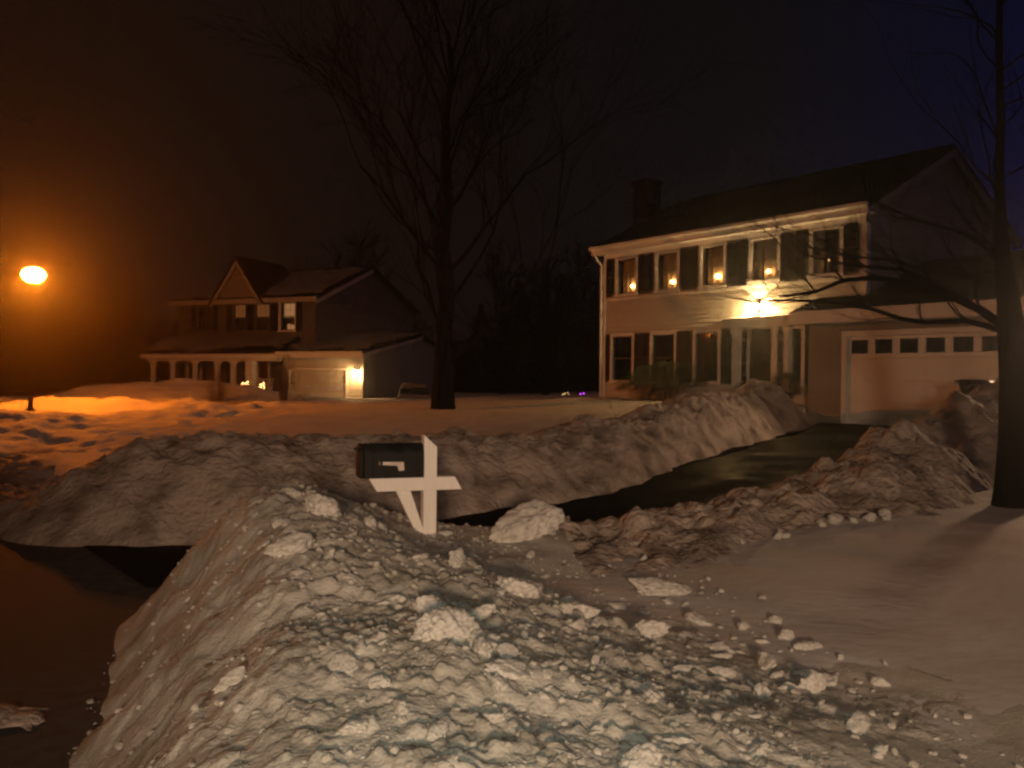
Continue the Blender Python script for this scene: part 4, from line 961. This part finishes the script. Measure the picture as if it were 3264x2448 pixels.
# background trees
BT = [(1120, 66, 13, 'bare tree rising behind the snowy roof of the far house'), (1600, 54, 9.5, 'bare tree far behind, just right of the large lawn tree'), (1740, 50, 8.5, 'bare tree far behind in the gap between the houses'), (1850, 56, 10, 'bare tree far behind, close left of the lit house')]
for i, (px, D, H, lab) in enumerate(BT):
    q = at(px, 1260, D); tree(lab, (q.x, q.y, float(G0(np.array(q.x), np.array(q.y))) - .1), H, .2, 60 + i, 4, .5, 7, .15, 'bare trees far behind the houses', minr=.02)
def conifer(label, loc, H, rad, seed, group):
    r = random.Random(seed); t = thing('evergreen_tree', label, 'tree', loc, 0, group); a = MB().tube([(0, 0, -.3), (0, 0, H * .95)], [.16, .02], 8); a.build('trunk', M['bark'], t)
    lf = MB()
    for k in range(int(420 * H / 6)):
        f = r.random() ** .8; z_ = H * (.06 + .94 * f); rr = rad * (1 - f) ** .85 * r.uniform(.6, 1.1); az = r.uniform(0, 6.283)
        d = Vector((math.cos(az), math.sin(az), -.25)); s = Vector((-math.sin(az), math.cos(az), 0))
        for q in range(5):
            g_ = (q + .5) / 5; p_ = Vector((0, 0, z_)) + d * rr * g_; w = .10 + .16 * (1 - abs(g_ - .5))
            lf.quad(p_ - s * w, p_ + d * rr * .22 + Vector((0, 0, -.05)), p_ + s * w, p_ + Vector((0, 0, .07)))
    lf.build('crown', M['leaf'], t)
for i, (px, D, H, rd_, lab) in enumerate([(1660, 58, 7.5, 2.2, 'dark evergreen tree far behind, left of the purple lights'), (1790, 60, 8.4, 2.4, 'tallest dark evergreen tree in the gap between the houses'), (1895, 64, 7.5, 2.3, 'dark evergreen tree far behind, touching the lit house corner'), (1530, 62, 6.5, 2.2, 'short dark evergreen tree far behind the lawn tree')]):
    q = at(px, 1250, D); conifer(lab, (q.x, q.y, float(G0(np.array(q.x), np.array(q.y))) - .1), H, rd_, 90 + i, 'evergreen trees far behind the houses')

# dark woods behind everything
mb = MB(); r = random.Random(77)
for k in range(3000):
    x_ = r.uniform(-78, 34); y_ = r.uniform(60, 86) if x_ > -21 else r.uniform(46, 66); h0 = r.uniform(3, 10.5) ** 1.0 * (.8 + .3 * math.sin(x_ * .35)); b = Vector((x_, y_, .2)); tip = b + Vector((r.gauss(0, .5), r.gauss(0, .5), h0))
    mb.tube([b, b.lerp(tip, .5) + Vector((r.gauss(0, .15), 0, 0)), tip], [.10, .06, .02], 4, False)
    for q in range(9):
        f_ = r.uniform(.05, .95); s_ = b.lerp(tip, f_); d = Vector((r.gauss(0, 1), r.gauss(0, 1), r.gauss(.5, .5))) * r.uniform(.4, 1.2); w_ = Vector((.03, .02, .05 + .3 * (1 - f_) ** 2)) * r.uniform(.6, 1.6)
        mb.quad(s_ - w_, s_ + d * .5 - w_ * .6, s_ + d, s_ + w_)
tag(mb.build('woodland', M['twig_dark']), kind='stuff')

# far strings of coloured lights beside the lit house
p = at(1855, 1258, 47); string_lights('tiny purple string lights far behind the lit house corner', p + Vector((0, 0, -.1)), .22, .16, 14, M['purple'], 7, r0=.035)
p = at(1805, 1256, 48); string_lights('tiny amber string lights far behind, left of the purple ones', p + Vector((0, 0, -.1)), .25, .18, 8, M['amber'], 8, r0=.03)

# ------------------------------------------------------------------ snow covered car by the far garage
def car():
    p = at(1322, 1306, 38.5); zb_ = p.z - .42
    t = thing('parked_car', 'snow covered parked car seen from behind beside the far garage', 'car', (p.x, p.y, zb_), R(8))
    mb = MB()
    prof = [(-.86, .30), (.86, .30), (.90, .60), (.88, .92), (.80, .98), (-.80, .98), (-.88, .92), (-.90, .60)]
    mb.prism(prof, lambda x, z, y: (x, y, z), 0, 4.2)
    mb.prism([(-.78, .981), (.78, .981), (.60, 1.43), (-.60, 1.43)], lambda x, z, y: (x, y + (z - .98) * .5, z), .55, 2.9); body = mb.build('body', M['carpaint'], t, bevel=.05)
    def yb_(z): return .55 + (z - .98) * .5 - .012
    mb = MB().quad((-.66, yb_(1.03), 1.03), (.66, yb_(1.03), 1.03), (.53, yb_(1.38), 1.38), (-.53, yb_(1.38), 1.38)); mb.build('rear_window', M['darkglass'], t)
    for s_ in (-1, 1):
        MB().box(s_ * .72 - .13, s_ * .72 + .13, -.03, -.002, .70, .86).build('tail_light', M['red'], t)
        for yy_ in (.8, 3.3): MB().tube([(s_ * .70, yy_, .32), (s_ * .91, yy_, .32)], .32, 18).build('wheel', M['rubber'], t)
    MB().box(-.85, .85, -.09, -.003, .36, .55).build('bumper', M['plastic'], t, bevel=.02)
    for nm, xa, xb, ya, yb, zz_, ex in (('roof_snow', -.62, .62, .72, 2.95, 1.43, .2), ('trunk_snow', -.84, .84, .0, .58, .98, .14)):
        xs_ = np.linspace(xa, xb, 26); ys_ = np.linspace(ya, yb, 26); Xg, Yg = np.meshgrid(xs_, ys_)
        e = (1 - np.abs((Xg - (xa + xb) / 2) / ((xb - xa) / 2)) ** 4) * (1 - np.abs((Yg - (ya + yb) / 2) / ((yb - ya) / 2)) ** 4)
        Z = zz_ - .02 + ex * np.maximum(e, 0) ** .5 * (1 + .6 * fbm(Xg, Yg, .5, 3, 5)); o = grid_obj(nm, np.stack([Xg.ravel(), Yg.ravel(), Z.ravel()], 1), 26, 26, M['snow_dim']); o.parent = t
car()

# ------------------------------------------------------------------ trash bins by the garage
def trash_bin(label, px, py, D, zb_, w, H, rz, flare):
    q = at(px, py, D); t = thing('trash_bin', label, 'trash bin', (q.x, q.y, zb_), rz)
    mb = MB(); k = 24
    def ring(r_, z): return [(r_ * .95 * np.sign(math.cos(a)) * abs(math.cos(a)) ** .45, r_ * np.sign(math.sin(a)) * abs(math.sin(a)) ** .45, z) for a in np.linspace(0, 2 * math.pi, k, endpoint=False)]
    rows = [ring(w * .36, .06), ring(w * .40, .4 * H), ring(w * .44, H * .86), ring(w * .47, H * .90), ring(w * .47, H * .93)]
    for r_ in rows: mb.v += r_
    for i in range(len(rows) - 1):
        for j in range(k): mb.f.append((i * k + j, i * k + (j + 1) % k, (i + 1) * k + (j + 1) % k, (i + 1) * k + j))
    mb.f.append(tuple(range(k - 1, -1, -1))); mb.build('body', M['plastic'], t, smooth=True)
    mb = MB(); rows = [ring(w * .52 * flare, H * .925), ring(w * .53 * flare, H * .95), ring(w * .47 * flare, H * .985), ring(w * .2, H)]
    for r_ in rows: mb.v += r_
    for i in range(3):
        for j in range(k): mb.f.append((i * k + j, i * k + (j + 1) % k, (i + 1) * k + (j + 1) % k, (i + 1) * k + j))
    mb.f.append(tuple(range(3 * k, 4 * k))); mb.f.append(tuple(range(k - 1, -1, -1))); mb.build('lid', M['plastic'], t, smooth=True)
    for s_ in (-1, 1): MB().tube([(s_ * w * .30, w * .36, .10), (s_ * w * .37, w * .36, .10)], .10, 14).build('wheel', M['rubber'], t)
    MB().tube([(-w * .35, w * .46, H * .88), (-w * .33, w * .58, H * .9), (w * .33, w * .58, H * .9), (w * .35, w * .46, H * .88)], .015, 6).build('handle', M['plastic'], t)
trash_bin('dark trash bin with a wide lid behind the near snow bank', 3108, 1230, 16.3, .56, .58, 1.16, R(-38), 1.12)
trash_bin('lower dark bin left of the wide lidded trash bin', 3052, 1262, 16.4, .56, .30, .80, R(-38), 1.0)

# ------------------------------------------------------------------ sky and lights
w = bpy.data.worlds.new('World'); SC.world = w; w.use_nodes = True
nt = w.node_tree; N = nt.nodes.new; L = nt.links.new; bg = nt.nodes['Background']
tc = N('ShaderNodeTexCoord'); sp = N('ShaderNodeSeparateXYZ'); L(tc.outputs['Generated'], sp.inputs[0])
cr = N('ShaderNodeValToRGB'); e = cr.color_ramp.elements
mr = N('ShaderNodeMapRange'); mr.inputs['From Min'].default_value = -.6; mr.inputs['From Max'].default_value = .6; L(sp.outputs['X'], mr.inputs['Value']); L(mr.outputs[0], cr.inputs[0])
e[0].position = 0; e[0].color = (.014, .005, .0022, 1); e[1].position = 1; e[1].color = (.0012, .0018, .030, 1)
for pos, c in ((.22, (.008, .0040, .0025)), (.5, (.0050, .0031, .0027)), (.72, (.0038, .0031, .0038)), (.88, (.0022, .0025, .0105))):
    q = e.new(pos); q.color = (*c, 1)
no = N('ShaderNodeTexNoise'); no.inputs['Scale'].default_value = 2.2; no.inputs['Detail'].default_value = 4; L(tc.outputs['Generated'], no.inputs['Vector'])
m2 = N('ShaderNodeMapRange'); m2.inputs['To Min'].default_value = .75; m2.inputs['To Max'].default_value = 1.25; L(no.outputs['Fac'], m2.inputs['Value'])
mx = N('ShaderNodeVectorMath'); mx.operation = 'SCALE'; L(cr.outputs[0], mx.inputs[0]); L(m2.outputs[0], mx.inputs['Scale'])
zr = N('ShaderNodeMapRange'); zr.interpolation_type = 'SMOOTHSTEP'; zr.inputs['From Min'].default_value = .42; zr.inputs['From Max'].default_value = .95; L(sp.outputs['Z'], zr.inputs['Value'])
ov_ = N('ShaderNodeMixRGB'); L(zr.outputs[0], ov_.inputs[0]); L(mx.outputs[0], ov_.inputs[1]); ov_.inputs[2].default_value = (.066, .031, .017, 1)      # city glow on the overcast overhead
L(ov_.outputs[0], bg.inputs['Color']); bg.inputs['Strength'].default_value = 1.0

# porch spotlight of the house behind the photographer
lamp('yard_spotlight', 'SPOT', (0.3, -7.2, 2.5), 300, (1, .61, .37), .45, (.5, 9, 2.1), 51, 1.0)
# the phone's own flash
lamp('camera_flash', 'SPOT', (.03, 0, 1.64), 8.6, (.98, 1, .78), .02, (.35, 3.4, .35), 92, 1.0)

# night haze
m, nt, b = newmat('haze_air'); nt.nodes.remove(b)
pv = nt.nodes.new('ShaderNodeVolumePrincipled'); pv.inputs['Density'].default_value = .00145; pv.inputs['Anisotropy'].default_value = .89; pv.inputs['Color'].default_value = (.9, .9, .9, 1)
nt.links.new(pv.outputs[0], nt.nodes['Material Output'].inputs['Volume'])
o = MB().box(-220, 220, -60, 330, -2.2, 19).build('haze', m); tag(o, kind='stuff')

# ------------------------------------------------------------------ render settings
cy = SC.cycles
cy.max_bounces = 5; cy.diffuse_bounces = 2; cy.glossy_bounces = 2; cy.transparent_max_bounces = 8; cy.volume_bounces = 0
cy.use_light_tree = True; cy.sample_clamp_indirect = 2; cy.caustics_reflective = False; cy.caustics_refractive = False
cy.use_denoising = True; cy.denoising_input_passes = 'RGB'; cy.filter_width = 2.5
SC.view_settings.view_transform = 'Standard'; SC.view_settings.look = 'None'; SC.view_settings.exposure = 0; SC.view_settings.gamma = 1
